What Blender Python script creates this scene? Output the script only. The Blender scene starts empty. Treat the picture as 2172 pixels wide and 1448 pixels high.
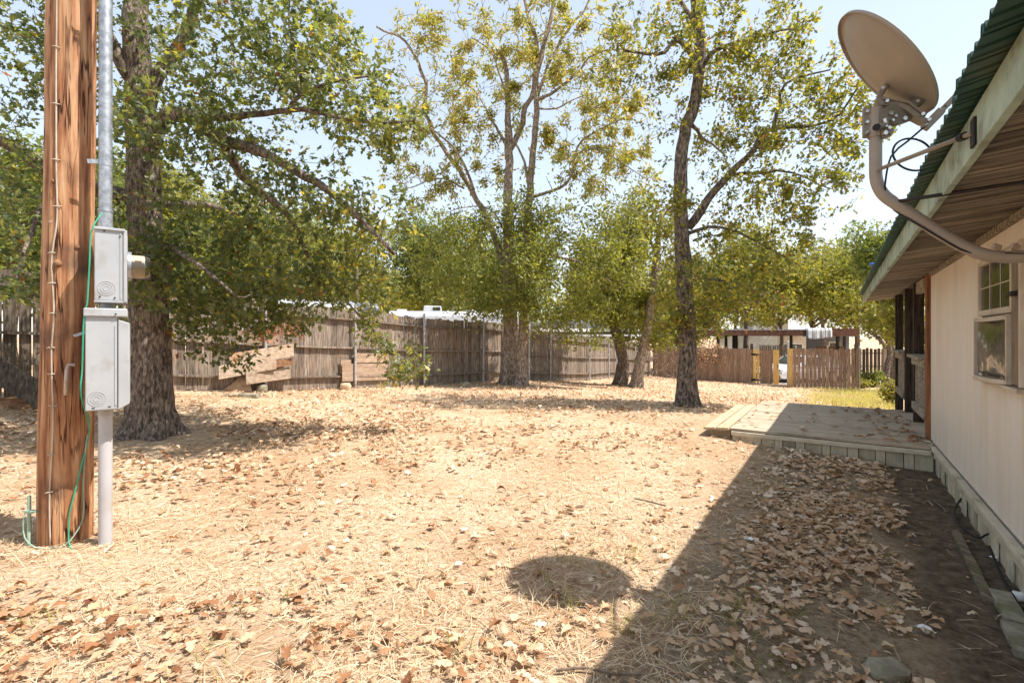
import bpy, math, random
import numpy as np
from mathutils import Vector, Matrix, noise as mnoise

random.seed(11)
rng = np.random.default_rng(11)
scene = bpy.context.scene
col = scene.collection

# ------------------------------------------------------------------ camera, sky, sun, exposure
F_PX, CX, HY, CAM_H = 1050.0, 1086.0, 710.0, 1.3
cam_d = bpy.data.cameras.new('camera')
cam = bpy.data.objects.new('camera', cam_d); col.objects.link(cam)
cam.location = (0, 0, CAM_H); cam.rotation_euler = (math.radians(90), 0, 0)
cam_d.sensor_width = 36.0; cam_d.lens = F_PX / 2172 * 36
cam_d.shift_y = -14 / 2172
cam_d.clip_start = 0.05; cam_d.clip_end = 2000
scene.camera = cam

SUN_DIR = Vector((0.566, -0.123, 1.0)).normalized()       # towards the sun
world = bpy.data.worlds.new('World'); scene.world = world; world.use_nodes = True
wn = world.node_tree.nodes; wl = world.node_tree.links
bg = wn['Background']
sky = wn.new('ShaderNodeTexSky'); sky.sky_type = 'NISHITA'; sky.sun_disc = False
sky.sun_elevation = math.asin(SUN_DIR.z); sky.sun_rotation = math.atan2(SUN_DIR.x, SUN_DIR.y)
sky.air_density = 1.0; sky.dust_density = 0.5; sky.ozone_density = 1.0; sky.altitude = 150
gm = wn.new('ShaderNodeGamma'); gm.inputs['Gamma'].default_value = .5         # soft even summer sky
wl.new(sky.outputs['Color'], gm.inputs['Color']); hsv = wn.new('ShaderNodeHueSaturation'); hsv.inputs['Saturation'].default_value = .86
wl.new(gm.outputs['Color'], hsv.inputs['Color']); wl.new(hsv.outputs['Color'], bg.inputs['Color'])
bg.inputs['Strength'].default_value = 0.148
sd = bpy.data.lights.new('sun', 'SUN'); sun = bpy.data.objects.new('sun', sd); col.objects.link(sun)
sd.energy = 2.2; sd.angle = math.radians(0.5); sd.color = (1.0, 0.935, 0.865)
sun.rotation_euler = (-SUN_DIR).to_track_quat('-Z', 'Y').to_euler(); sun.location = (20, -5, 40)
vs = scene.view_settings
vs.view_transform = 'Standard'; vs.look = 'None'; vs.gamma = 1; vs.exposure = 1.95; vs.use_curve_mapping = False
scene.cycles.max_bounces = 8; scene.cycles.diffuse_bounces = 4; scene.cycles.transmission_bounces = 5
scene.cycles.sample_clamp_indirect = 6

# ------------------------------------------------------------------ helpers
def P(px, py, Y):                                          # a photo point at a real distance
    return np.array([(px - CX) / F_PX * Y, Y, CAM_H + (HY - py) / F_PX * Y])

class MB:
    def __init__(s): s.v = []; s.f = []; s.n = 0
    def add(s, v, f):
        s.v.append(np.asarray(v, float)); s.f += [tuple(i + s.n for i in q) for q in f]; s.n += len(v); return s
    def box(s, c, size, M=None):
        x, y, z = [k / 2 for k in size]
        v = np.array([(a*x, b*y, d*z) for a in (-1, 1) for b in (-1, 1) for d in (-1, 1)])
        if M is not None: v = v @ np.array(M.to_3x3() if hasattr(M, 'to_3x3') else M).T
        return s.add(v + np.asarray(c, float), [(0,1,3,2),(4,6,7,5),(0,4,5,1),(2,3,7,6),(0,2,6,4),(1,5,7,3)])
    def box2(s, a, b):
        a = np.asarray(a, float); b = np.asarray(b, float); return s.box((a+b)/2, np.abs(b-a))
    def tube(s, pts, r, sides=8, cap=True, closed=False):
        pts = np.asarray(pts, float); n = len(pts)
        r = np.full(n, r, float) if np.isscalar(r) else np.asarray(r, float)
        t = np.gradient(pts, axis=0); t /= np.linalg.norm(t, axis=1)[:, None] + 1e-9
        ref = np.array([0, 0, 1.0]) if abs(t[0][2]) < .9 else np.array([1.0, 0, 0])
        u = np.cross(t[0], ref); u /= np.linalg.norm(u); vs_ = []
        an = np.arange(sides) / sides * 2 * math.pi
        for i in range(n):
            u = u - t[i] * np.dot(u, t[i]); u /= np.linalg.norm(u) + 1e-9
            w = np.cross(t[i], u)
            vs_.append(pts[i] + r[i] * (np.cos(an)[:, None] * u + np.sin(an)[:, None] * w))
        fs = [(i*sides+j, i*sides+(j+1) % sides, (i+1)*sides+(j+1) % sides, (i+1)*sides+j) for i in range(n-1) for j in range(sides)]
        if cap: fs += [tuple(range(sides))[::-1], tuple((n-1)*sides + j for j in range(sides))]
        return s.add(np.concatenate(vs_), fs)
    def prism(s, outline, t0, t1, M=None, off=(0,0,0)):    # outline in local x,z; thickness along local y
        n = len(outline)
        v = np.array([(x, t0, z) for x, z in outline] + [(x, t1, z) for x, z in outline])
        if M is not None: v = v @ np.array(M.to_3x3()).T
        f = [tuple(range(n)), tuple(range(2*n-1, n-1, -1))] + [(i, i+n, (i+1) % n + n, (i+1) % n) for i in range(n)]
        return s.add(v + np.asarray(off, float), f)
    def disc(s, c, axis, r, depth, sides=16):
        axis = np.asarray(axis, float); axis /= np.linalg.norm(axis); c = np.asarray(c, float)
        return s.tube([c, c + axis*depth], r, sides)
    def sphere(s, c, r, seg=10, rings=6, sc=(1,1,1)):
        v = [(0,0,1)]; f = []
        for i in range(1, rings):
            a = math.pi * i / rings
            v += [(math.sin(a)*math.cos(2*math.pi*j/seg), math.sin(a)*math.sin(2*math.pi*j/seg), math.cos(a)) for j in range(seg)]
        v.append((0,0,-1))
        for j in range(seg): f.append((0, 1+j, 1+(j+1) % seg))
        for i in range(rings-2):
            for j in range(seg):
                a = 1+i*seg+j; b = 1+i*seg+(j+1) % seg; f.append((a, a+seg, b+seg, b))
        k = len(v)-1
        for j in range(seg): f.append((k, k-seg+(j+1) % seg, k-seg+j))
        return s.add(np.array(v)*r*np.array(sc)+np.asarray(c, float), f)
    def verts(s): return np.concatenate(s.v) if s.v else np.zeros((0,3))
    def mesh(s, name, off=(0,0,0)):
        me = bpy.data.meshes.new(name); me.from_pydata((s.verts()-np.asarray(off, float)).tolist(), [], s.f); me.update(); return me

def setp(o, label=None, cat=None, group=None, kind=None):
    for k, v in (('label', label), ('category', cat), ('group', group), ('kind', kind)):
        if v: o[k] = v
    return o
def thing(name, label, cat, loc=(0,0,0), rotz=0, group=None):
    o = bpy.data.objects.new(name, None); col.objects.link(o); o.location = Vector([float(k) for k in loc]); o.rotation_euler = (0,0,rotz)
    o.empty_display_size = .1
    return setp(o, label, cat, group)
def root_of(o):
    while o.parent: o = o.parent
    return o
def fin(o, mat, smooth=None, bevel=0):
    if mat: o.data.materials.append(mat)
    if smooth is not None:
        for p in o.data.polygons: p.use_smooth = True
        if smooth < 180: o.data.set_sharp_from_angle(angle=math.radians(smooth))
    if bevel:
        m = o.modifiers.new('bevel', 'BEVEL'); m.width = bevel; m.segments = 2; m.limit_method = 'ANGLE'
    return o
def part(name, mb, mat, parent=None, local=False, smooth=None, bevel=0, label=None):
    off = (0,0,0)
    if parent and not local: off = root_of(parent).location
    o = bpy.data.objects.new(name, mb.mesh(name, off) if isinstance(mb, MB) else mb); col.objects.link(o)
    if parent: o.parent = parent
    fin(o, mat, smooth, bevel)
    if label: o['label'] = label
    return o
def solo(name, mb, mat, label, cat, smooth=None, bevel=0, group=None, kind=None):  # a thing that is one mesh, origin at its base
    v = mb.verts(); loc = np.array([(v[:,0].min()+v[:,0].max())/2, (v[:,1].min()+v[:,1].max())/2, v[:,2].min()])
    o = bpy.data.objects.new(name, mb.mesh(name, loc)); o.location = loc; col.objects.link(o)
    fin(o, mat, smooth, bevel); return setp(o, label, cat, group, kind)
def inst(name, me, parent, loc, rot=(0,0,0), sc=(1,1,1)):
    o = bpy.data.objects.new(name, me); o.parent = parent; o.location = loc; o.rotation_euler = rot; o.scale = sc; col.objects.link(o); return o

def fast_mesh(name, verts, faces, tint=None, smooth=False):  # faces: (n,k) array of equal-sized faces, or list of such arrays
    if not isinstance(faces, list): faces = [faces]
    me = bpy.data.meshes.new(name)
    me.vertices.add(len(verts)); me.vertices.foreach_set('co', np.asarray(verts, np.float32).ravel())
    nl = sum(f.size for f in faces); npoly = sum(len(f) for f in faces)
    me.loops.add(nl); me.polygons.add(npoly)
    me.loops.foreach_set('vertex_index', np.concatenate([f.ravel() for f in faces]).astype(np.int32))
    tot = np.concatenate([np.full(len(f), f.shape[1]) for f in faces]); st = np.concatenate([[0], np.cumsum(tot)[:-1]])
    me.polygons.foreach_set('loop_start', st.astype(np.int32))
    if smooth: me.polygons.foreach_set('use_smooth', np.ones(npoly, bool))
    me.update(calc_edges=True)
    if tint is not None:
        a = me.attributes.new('tint', 'FLOAT', 'POINT'); a.data.foreach_set('value', np.asarray(tint, np.float32))
    return me

# ------------------------------------------------------------------ materials
def ramp_node(nt, stops, interp='LINEAR'):
    r = nt.nodes.new('ShaderNodeValToRGB'); cr = r.color_ramp; cr.interpolation = interp
    while len(cr.elements) < len(stops): cr.elements.new(.5)
    for e, (p, c) in zip(cr.elements, stops): e.position = p; e.color = (*c, 1)
    return r
def pmat(name, stops, scale=(1,1,1), noise=5.0, detail=6, rough=.8, bump=.2, bdist=.01, rand=0.0, metallic=0, spec=.3, dirt=None, fine=None, coord='Object', dist=0.0):
    m = bpy.data.materials.new(name); m.use_nodes = True; nt = m.node_tree; N = nt.nodes; L = nt.links; b = N['Principled BSDF']
    tc = N.new('ShaderNodeTexCoord'); mp = N.new('ShaderNodeMapping'); mp.inputs['Scale'].default_value = scale
    oi = N.new('ShaderNodeObjectInfo'); va = N.new('ShaderNodeVectorMath'); va.operation = 'MULTIPLY_ADD'
    L.new(oi.outputs['Random'], va.inputs[0]); va.inputs[1].default_value = (37.1, 51.7, 23.3); L.new(tc.outputs[coord], va.inputs[2])
    L.new(va.outputs[0], mp.inputs['Vector'])
    n1 = N.new('ShaderNodeTexNoise'); n1.inputs['Scale'].default_value = noise; n1.inputs['Detail'].default_value = detail; n1.inputs['Roughness'].default_value = .65
    n1.inputs['Distortion'].default_value = dist
    L.new(mp.outputs[0], n1.inputs['Vector'])
    cr = ramp_node(nt, [(.5+(p-.5)*.55, c) for p, c in stops]); L.new(n1.outputs['Fac'], cr.inputs['Fac']); out = cr.outputs['Color']
    if dirt:                                               # (colour, noise scale, lo, hi): a wear layer of its own shape
        n2 = N.new('ShaderNodeTexNoise'); n2.inputs['Scale'].default_value = dirt[1]; n2.inputs['Detail'].default_value = 5
        L.new(va.outputs[0], n2.inputs['Vector'])
        mr = N.new('ShaderNodeMapRange'); mr.inputs['From Min'].default_value = dirt[2]; mr.inputs['From Max'].default_value = dirt[3]
        L.new(n2.outputs['Fac'], mr.inputs['Value'])
        mx = N.new('ShaderNodeMix'); mx.data_type = 'RGBA'; L.new(mr.outputs[0], mx.inputs['Factor']); L.new(out, mx.inputs['A']); mx.inputs['B'].default_value = (*dirt[0], 1); out = mx.outputs['Result']
    if rand:
        hs = N.new('ShaderNodeHueSaturation'); mr2 = N.new('ShaderNodeMapRange'); L.new(oi.outputs['Random'], mr2.inputs['Value'])
        mr2.inputs['To Min'].default_value = 1-rand; mr2.inputs['To Max'].default_value = 1+rand
        L.new(mr2.outputs[0], hs.inputs['Value']); L.new(out, hs.inputs['Color']); out = hs.outputs['Color']
    L.new(out, b.inputs['Base Color'])
    b.inputs['Roughness'].default_value = rough; b.inputs['Metallic'].default_value = metallic; b.inputs['Specular IOR Level'].default_value = spec
    if bump:
        bp = N.new('ShaderNodeBump'); bp.inputs['Strength'].default_value = bump; bp.inputs['Distance'].default_value = bdist
        if fine:
            n3 = N.new('ShaderNodeTexNoise'); n3.inputs['Scale'].default_value = fine; n3.inputs['Detail'].default_value = 4; L.new(mp.outputs[0], n3.inputs['Vector']); L.new(n3.outputs['Fac'], bp.inputs['Height'])
        else: L.new(n1.outputs['Fac'], bp.inputs['Height'])
        L.new(bp.outputs[0], b.inputs['Normal'])
    return m
def leafmat(name, stops, trans=.4, rough=.5, spec=.35, tcol=1.25):
    m = bpy.data.materials.new(name); m.use_nodes = True; nt = m.node_tree; N = nt.nodes; L = nt.links; b = N['Principled BSDF']
    at = N.new('ShaderNodeAttribute'); at.attribute_name = 'tint'
    cr = ramp_node(nt, stops); L.new(at.outputs['Fac'], cr.inputs['Fac']); L.new(cr.outputs['Color'], b.inputs['Base Color'])
    b.inputs['Roughness'].default_value = rough; b.inputs['Specular IOR Level'].default_value = spec
    if trans:
        tr = N.new('ShaderNodeBsdfTranslucent'); g = N.new('ShaderNodeMix'); g.data_type = 'RGBA'; g.blend_type = 'MULTIPLY'; g.inputs['Factor'].default_value = 1
        L.new(cr.outputs['Color'], g.inputs['A']); g.inputs['B'].default_value = (tcol*1.25, tcol*1.15, tcol*.55, 1); L.new(g.outputs['Result'], tr.inputs['Color'])
        mx = N.new('ShaderNodeMixShader'); mx.inputs[0].default_value = trans
        L.new(b.outputs[0], mx.inputs[1]); L.new(tr.outputs[0], mx.inputs[2]); L.new(mx.outputs[0], N['Material Output'].inputs['Surface'])
    return m

M = {}
M['fence'] = pmat('weathered_cedar', [(.25,(.095,.073,.057)),(.5,(.205,.163,.129)),(.75,(.33,.27,.217))], scale=(14,14,1.1), noise=3, rough=.9, bump=.35, bdist=.006, rand=.28, dirt=((.30,.19,.11),1.6,.55,.8))
M['fence_dark'] = pmat('shaded_cedar', [(.25,(.045,.036,.028)),(.5,(.10,.08,.06)),(.75,(.19,.15,.11))], scale=(14,14,1.1), noise=3, rough=.9, bump=.35, bdist=.006, rand=.3)  # cedar copy with the shade on the backlit pole-side fence put into its colour
M['gate_wood'] = pmat('brown_fence_board', [(.25,(.14,.09,.06)),(.5,(.25,.165,.11)),(.75,(.36,.26,.18))], scale=(14,14,1.0), noise=3, rough=.9, bump=.3, bdist=.006, rand=.22)
M['yellow_wood'] = pmat('new_yellow_board', [(.3,(.54,.32,.09)),(.7,(.70,.48,.19))], scale=(10,10,1), noise=3, rough=.75, bump=.15)
M['galv'] = pmat('galvanised_steel', [(.3,(.30,.31,.32)),(.7,(.50,.51,.52))], noise=30, rough=.42, bump=.05, metallic=.75, spec=.5)
M['old_galv'] = pmat('dull_galvanised_pipe', [(.3,(.32,.33,.33)),(.7,(.50,.51,.51))], noise=14, rough=.6, bump=.05, metallic=.35, spec=.5, dirt=((.22,.16,.11),6,.58,.75))
M['pvc'] = pmat('grey_plastic_conduit', [(.3,(.40,.395,.40)),(.7,(.47,.465,.47))], noise=3, rough=.45, bump=.02, spec=.4, dirt=((.40,.30,.19),4,.58,.8))
M['boxpaint'] = pmat('grey_enamel', [(.3,(.37,.385,.395)),(.7,(.43,.445,.455))], noise=2.5, rough=.45, bump=.02, spec=.45, dirt=((.31,.29,.26),7,.56,.78))
def polemat():
    m = pmat('pole_wood', [(.2,(.17,.065,.028)),(.42,(.34,.15,.068)),(.58,(.47,.25,.125)),(.85,(.60,.37,.21))], scale=(20,20,1.5), noise=1.0, detail=9, rough=.75, bump=.0, dirt=((.10,.055,.035),2.6,.54,.70)); nt = m.node_tree; N = nt.nodes; L = nt.links; b = N['Principled BSDF']
    tc = N.new('ShaderNodeTexCoord'); mp = N.new('ShaderNodeMapping'); mp.inputs['Scale'].default_value = (17,17,1.1); L.new(tc.outputs['Object'], mp.inputs[0])
    n1 = N.new('ShaderNodeTexNoise'); n1.inputs['Scale'].default_value = 1.0; n1.inputs['Detail'].default_value = 3; n1.inputs['Distortion'].default_value = .25; L.new(mp.outputs[0], n1.inputs['Vector'])
    cr = ramp_node(nt, [(.476,(1,1,1)),(.492,(.16,.09,.055)),(.508,(.16,.09,.055)),(.524,(1,1,1))]); L.new(n1.outputs['Fac'], cr.inputs['Fac'])
    n2 = N.new('ShaderNodeTexNoise'); n2.inputs['Scale'].default_value = 3.2; n2.inputs['Detail'].default_value = 2; L.new(tc.outputs['Object'], n2.inputs['Vector']); mr = N.new('ShaderNodeMapRange'); mr.inputs['From Min'].default_value = .42; mr.inputs['From Max'].default_value = .56; L.new(n2.outputs['Fac'], mr.inputs['Value'])
    mx = N.new('ShaderNodeMix'); mx.data_type = 'RGBA'; mx.blend_type = 'MULTIPLY'; L.new(mr.outputs[0], mx.inputs['Factor']); src = b.inputs['Base Color'].links[0].from_socket; L.new(src, mx.inputs['A']); L.new(cr.outputs['Color'], mx.inputs['B']); L.new(mx.outputs['Result'], b.inputs['Base Color'])
    mp2 = N.new('ShaderNodeMapping'); mp2.inputs['Scale'].default_value = (60,60,1.6); L.new(tc.outputs['Object'], mp2.inputs[0]); n3 = N.new('ShaderNodeTexNoise'); n3.inputs['Scale'].default_value = 1; n3.inputs['Detail'].default_value = 6; L.new(mp2.outputs[0], n3.inputs['Vector'])
    ad = N.new('ShaderNodeMath'); ad.operation = 'MULTIPLY_ADD'; L.new(cr.outputs['Color'], ad.inputs[0]); ad.inputs[1].default_value = .7; L.new(n3.outputs['Fac'], ad.inputs[2]); bp = N.new('ShaderNodeBump'); bp.inputs['Strength'].default_value = .8; bp.inputs['Distance'].default_value = .008; L.new(ad.outputs[0], bp.inputs['Height']); L.new(bp.outputs[0], b.inputs['Normal']); return m
M['pole'] = polemat()
M['bark_oak'] = pmat('oak_bark', [(.3,(.055,.042,.032)),(.5,(.16,.122,.094)),(.75,(.34,.27,.215))], scale=(1,1,.3), noise=34, detail=5, rough=.95, bump=1.0, bdist=.03, dist=.6)
M['bark_dark'] = pmat('dark_oak_bark', [(.3,(.05,.038,.029)),(.5,(.15,.113,.086)),(.7,(.31,.245,.19))], scale=(1,1,.35), noise=30, detail=5, rough=.95, bump=.9, bdist=.03, dist=.5)
M['bark_pale'] = pmat('pale_smooth_bark', [(.3,(.13,.10,.075)),(.5,(.26,.20,.155)),(.72,(.44,.37,.30))], scale=(1,1,.5), noise=20, rough=.9, bump=.6, bdist=.015)
M['twig'] = pmat('twig_bark', [(.3,(.12,.085,.06)),(.7,(.27,.205,.15))], noise=9, rough=.9, bump=.3)
M['siding'] = pmat('cream_siding', [(.3,(.76,.68,.58)),(.7,(.80,.73,.64))], scale=(1,6,.6), noise=2.0, rough=.6, bump=.05, rand=.015, spec=.35, dirt=((.70,.58,.45),.9,.5,.85))
M['trimpaint'] = pmat('weathered_cream_trim', [(.3,(.52,.46,.34)),(.7,(.64,.58,.45))], scale=(2,1,4), noise=5, rough=.75, bump=.15, rand=.10, dirt=((.26,.23,.14),3,.55,.75))
M['skirt'] = pmat('skirting_board_paint', [(.3,(.47,.41,.29)),(.7,(.62,.55,.41))], scale=(4,4,.8), noise=3, rough=.8, bump=.2, rand=.22, dirt=((.18,.17,.11),2.5,.52,.75))
M['fascia'] = pmat('mildewed_fascia', [(.25,(.20,.24,.175)),(.45,(.33,.41,.33)),(.7,(.42,.52,.43))], scale=(1,1,1), noise=5, detail=7, rough=.8, bump=.25, dirt=((.16,.12,.055),4.5,.55,.75))
M['roof'] = pmat('green_metal_roof', [(.3,(.012,.05,.034)),(.7,(.022,.085,.056))], noise=6, rough=.45, bump=.03, spec=.5, dirt=((.10,.085,.05),3,.52,.72))
M['soffit'] = pmat('weathered_soffit', [(.3,(.075,.063,.048)),(.5,(.20,.168,.125)),(.75,(.34,.295,.23))], scale=(.8,11,6), noise=3, rough=.9, bump=.4, bdist=.005, rand=.32)
M['deck'] = pmat('deck_board', [(.3,(.29,.22,.15)),(.5,(.44,.35,.25)),(.75,(.54,.45,.34))], scale=(1,16,8), noise=3, rough=.85, bump=.3, bdist=.004, rand=.12)
M['deck_new'] = pmat('ramp_board', [(.3,(.38,.29,.18)),(.7,(.52,.42,.28))], scale=(14,1,8), noise=3, rough=.85, bump=.25, bdist=.004, rand=.1)
M['porch_dark'] = pmat('dark_porch_timber', [(.3,(.022,.016,.011)),(.7,(.07,.05,.034))], scale=(8,8,.8), noise=4, rough=.9, bump=.3)
M['porch_grey'] = pmat('grey_rail_timber', [(.3,(.24,.20,.15)),(.7,(.42,.37,.29))], scale=(12,1,8), noise=4, rough=.9, bump=.3, rand=.1)
M['corner_post'] = pmat('red_brown_post', [(.25,(.13,.045,.018)),(.5,(.24,.095,.038)),(.75,(.33,.15,.065))], scale=(9,9,.8), noise=3, rough=.75, bump=.2)
M['plank'] = pmat('bare_pale_plank', [(.25,(.27,.19,.13)),(.5,(.38,.29,.21)),(.75,(.47,.38,.29))], scale=(1,8,8), noise=2.5, rough=.9, bump=.3, rand=.15, dirt=((.34,.16,.07),2.2,.55,.75))
M['plywood'] = pmat('plywood_patch', [(.3,(.27,.18,.12)),(.6,(.37,.27,.19)),(.75,(.43,.33,.24))], scale=(2,2,7), noise=2, rough=.9, bump=.15, rand=.12, dist=1.5)
M['dish'] = pmat('taupe_dish_paint', [(.3,(.30,.245,.19)),(.7,(.335,.275,.215))], noise=5, rough=.5, bump=.02, spec=.4)
M['dish_dark'] = pmat('taupe_bracket_paint', [(.3,(.20,.16,.12)),(.7,(.26,.21,.16))], noise=8, rough=.5, bump=.03, spec=.4)
M['bolt'] = pmat('zinc_bolt', [(.3,(.55,.53,.48)),(.7,(.70,.68,.62))], noise=30, rough=.3, bump=.02, metallic=.9)
M['black'] = pmat('black_rubber', [(.3,(.012,.012,.014)),(.7,(.022,.022,.024))], noise=9, rough=.5, bump=.02)
M['iron'] = pmat('black_iron', [(.3,(.015,.014,.013)),(.7,(.03,.027,.025))], noise=9, rough=.6, bump=.05)
M['copper_green'] = pmat('green_wire_jacket', [(.3,(.02,.26,.15)),(.7,(.035,.36,.21))], noise=5, rough=.45, bump=.02, spec=.5)
M['verdigris'] = pmat('verdigris_copper', [(.3,(.22,.34,.27)),(.7,(.36,.47,.37))], noise=14, rough=.8, bump=.1)
M['bare_wire'] = pmat('weathered_wire', [(.3,(.42,.36,.28)),(.7,(.58,.51,.41))], noise=10, rough=.6, bump=.02, metallic=.2)
M['white_paint'] = pmat('white_paint', [(.3,(.70,.70,.69)),(.7,(.80,.80,.79))], noise=4, rough=.5, bump=.03, dirt=((.55,.52,.47),3,.6,.8))
M['frame_tan'] = pmat('tan_window_frame', [(.3,(.50,.42,.32)),(.7,(.60,.52,.41))], noise=6, rough=.55, bump=.04, dirt=((.30,.22,.15),8,.6,.78))
M['frame_brown'] = pmat('brown_jamb', [(.3,(.17,.125,.085)),(.7,(.26,.20,.14))], scale=(4,4,.6), noise=6, rough=.6, bump=.05)
M['rv_roof'] = pmat('white_trailer_skin', [(.3,(.40,.42,.45)),(.7,(.52,.54,.56))], scale=(1,1,1), noise=3, rough=.35, bump=.04, spec=.5, dirt=((.45,.43,.40),2,.58,.8))
M['shingle'] = pmat('grey_shingle', [(.3,(.14,.14,.15)),(.7,(.26,.26,.27))], noise=14, rough=.9, bump=.3)
M['carport'] = pmat('rust_brown_metal', [(.3,(.085,.034,.018)),(.7,(.14,.06,.033))], noise=5, rough=.6, bump=.05)
M['greywall'] = pmat('dark_grey_siding', [(.3,(.12,.115,.11)),(.7,(.17,.165,.16))], scale=(1,1,12), noise=3, rough=.8, bump=.1)
M['stone'] = pmat('mossy_limestone', [(.3,(.20,.18,.13)),(.5,(.30,.27,.20)),(.75,(.40,.37,.29))], noise=9, rough=.95, bump=.5, bdist=.015, dirt=((.15,.15,.07),5,.5,.7))
M['rock_tan'] = pmat('tan_rock', [(.3,(.36,.24,.14)),(.7,(.56,.42,.28))], noise=9, rough=.95, bump=.5, bdist=.02)
M['old_timber'] = pmat('old_edging_timber', [(.3,(.10,.075,.05)),(.6,(.22,.17,.115)),(.8,(.32,.27,.18))], scale=(8,.8,8), noise=4, rough=.95, bump=.5, dirt=((.15,.16,.07),4,.52,.7))
M['brown_block'] = pmat('brown_timber_block', [(.3,(.17,.085,.04)),(.7,(.30,.17,.09))], scale=(1,8,8), noise=3, rough=.9, bump=.3)
M['paper'] = pmat('white_paper', [(.3,(.78,.78,.78)),(.7,(.86,.86,.87))], noise=8, rough=.6, bump=.1)
M['glass_dark'] = pmat('window_glass', [(.3,(.02,.02,.016)),(.7,(.035,.033,.026))], noise=2.2, rough=.03, bump=.22, bdist=.03, spec=.9)
M['film'] = pmat('wrinkled_window_film', [(.3,(.045,.042,.03)),(.7,(.10,.09,.065))], noise=3.2, detail=3, rough=.16, bump=.55, bdist=.04, spec=.6)
M['car_paint'] = pmat('white_car_paint', [(.3,(.76,.77,.78)),(.7,(.80,.81,.82))], noise=3, rough=.15, bump=0, spec=.6)
M['car_cover'] = pmat('grey_cloth_cover', [(.3,(.34,.33,.32)),(.7,(.45,.44,.42))], noise=7, rough=.8, bump=.3)
M['rust_brown'] = pmat('brown_bracket_steel', [(.3,(.35,.25,.19)),(.7,(.52,.42,.35))], noise=12, rough=.5, bump=.05, metallic=.5)

def glassmat():
    m = bpy.data.materials.new('clear_meter_glass'); m.use_nodes = True; N = m.node_tree.nodes; L = m.node_tree.links
    N.remove(N['Principled BSDF'])
    g = N.new('ShaderNodeBsdfGlossy'); g.inputs['Roughness'].default_value = .05; t = N.new('ShaderNodeBsdfTransparent'); t.inputs['Color'].default_value = (.93,.92,.88,1)
    fr = N.new('ShaderNodeFresnel'); fr.inputs['IOR'].default_value = 1.5; mx = N.new('ShaderNodeMixShader')
    L.new(fr.outputs[0], mx.inputs[0]); L.new(t.outputs[0], mx.inputs[1]); L.new(g.outputs[0], mx.inputs[2]); L.new(mx.outputs[0], N['Material Output'].inputs['Surface'])
    return m
M['clear'] = glassmat()
def stripemat():
    m = pmat('striped_towel_cloth', [(.4,(.7,.7,.7)),(.6,(.72,.72,.72))], rough=.9, bump=.2); nt = m.node_tree; N = nt.nodes; L = nt.links
    tc = N.new('ShaderNodeTexCoord'); sp = N.new('ShaderNodeSeparateXYZ'); L.new(tc.outputs['Object'], sp.inputs[0])
    w = N.new('ShaderNodeTexNoise'); w.noise_dimensions = '1D'; w.inputs['Scale'].default_value = 7.5; w.inputs['Detail'].default_value = 1; L.new(sp.outputs['X'], w.inputs['W'])
    cr = ramp_node(nt, [(0,(.74,.73,.71)),(.44,(.10,.12,.17)),(.5,(.74,.73,.71)),(.56,(.34,.34,.36)),(.62,(.76,.75,.73))], 'CONSTANT'); L.new(w.outputs['Fac'], cr.inputs['Fac'])
    L.new(cr.outputs['Color'], N['Principled BSDF'].inputs['Base Color']); return m
M['towel'] = stripemat()

OAK = [(0,(.055,.085,.038)),(.35,(.115,.15,.06)),(.7,(.21,.23,.085)),(.87,(.34,.33,.08)),(.95,(.50,.43,.08)),(.97,(.30,.15,.06)),(1,(.24,.10,.04))]
M['leaf_oak'] = leafmat('oak_leaf', OAK, trans=.58, rough=.4, spec=.5)
M['leaf_oak2'] = leafmat('yellowing_oak_leaf', [(0,(.075,.10,.028)),(.3,(.14,.16,.04)),(.62,(.24,.24,.05)),(.85,(.38,.34,.06)),(.93,(.48,.38,.07)),(.97,(.30,.15,.08)),(1,(.26,.12,.06))], trans=.58, rough=.42, spec=.5)
M['leaf_ash'] = leafmat('pecan_leaflet', [(0,(.10,.125,.03)),(.35,(.19,.215,.05)),(.7,(.31,.32,.075)),(.9,(.44,.41,.12)),(1,(.48,.36,.18))], trans=.5, rough=.45, spec=.4)
M['leaf_ash_dry'] = leafmat('thin_drying_leaflet', [(0,(.11,.11,.032)),(.5,(.19,.17,.05)),(.8,(.28,.22,.08)),(1,(.34,.18,.11))], trans=.45, rough=.5, spec=.35)
M['leaf_bg'] = leafmat('far_tree_leaf', [(0,(.10,.12,.026)),(.4,(.20,.21,.04)),(.75,(.32,.30,.055)),(1,(.44,.37,.10))], trans=.45, rough=.5, spec=.3)
M['leaf_bg_green'] = leafmat('far_green_leaf', [(0,(.075,.105,.03)),(.5,(.16,.20,.05)),(1,(.30,.31,.08))], trans=.45, rough=.5, spec=.3)
M['leaf_red'] = leafmat('dead_russet_leaf', [(0,(.20,.055,.025)),(.6,(.32,.11,.05)),(1,(.42,.2,.09))], trans=.3, rough=.6)
M['leaf_dry'] = leafmat('dry_fallen_leaf', [(0,(.13,.05,.022)),(.2,(.30,.145,.068)),(.5,(.49,.315,.18)),(.8,(.61,.46,.315)),(1,(.72,.61,.48))], trans=.12, rough=.7, spec=.25)
M['straw'] = leafmat('dry_straw', [(0,(.33,.205,.11)),(.4,(.57,.42,.265)),(.8,(.72,.59,.42)),(1,(.78,.68,.54))], trans=.2, rough=.7, spec=.25)
M['grass'] = leafmat('green_grass_blade', [(0,(.16,.19,.04)),(.4,(.34,.33,.09)),(.75,(.52,.45,.17)),(1,(.62,.52,.28))], trans=.4, rough=.6)

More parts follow.
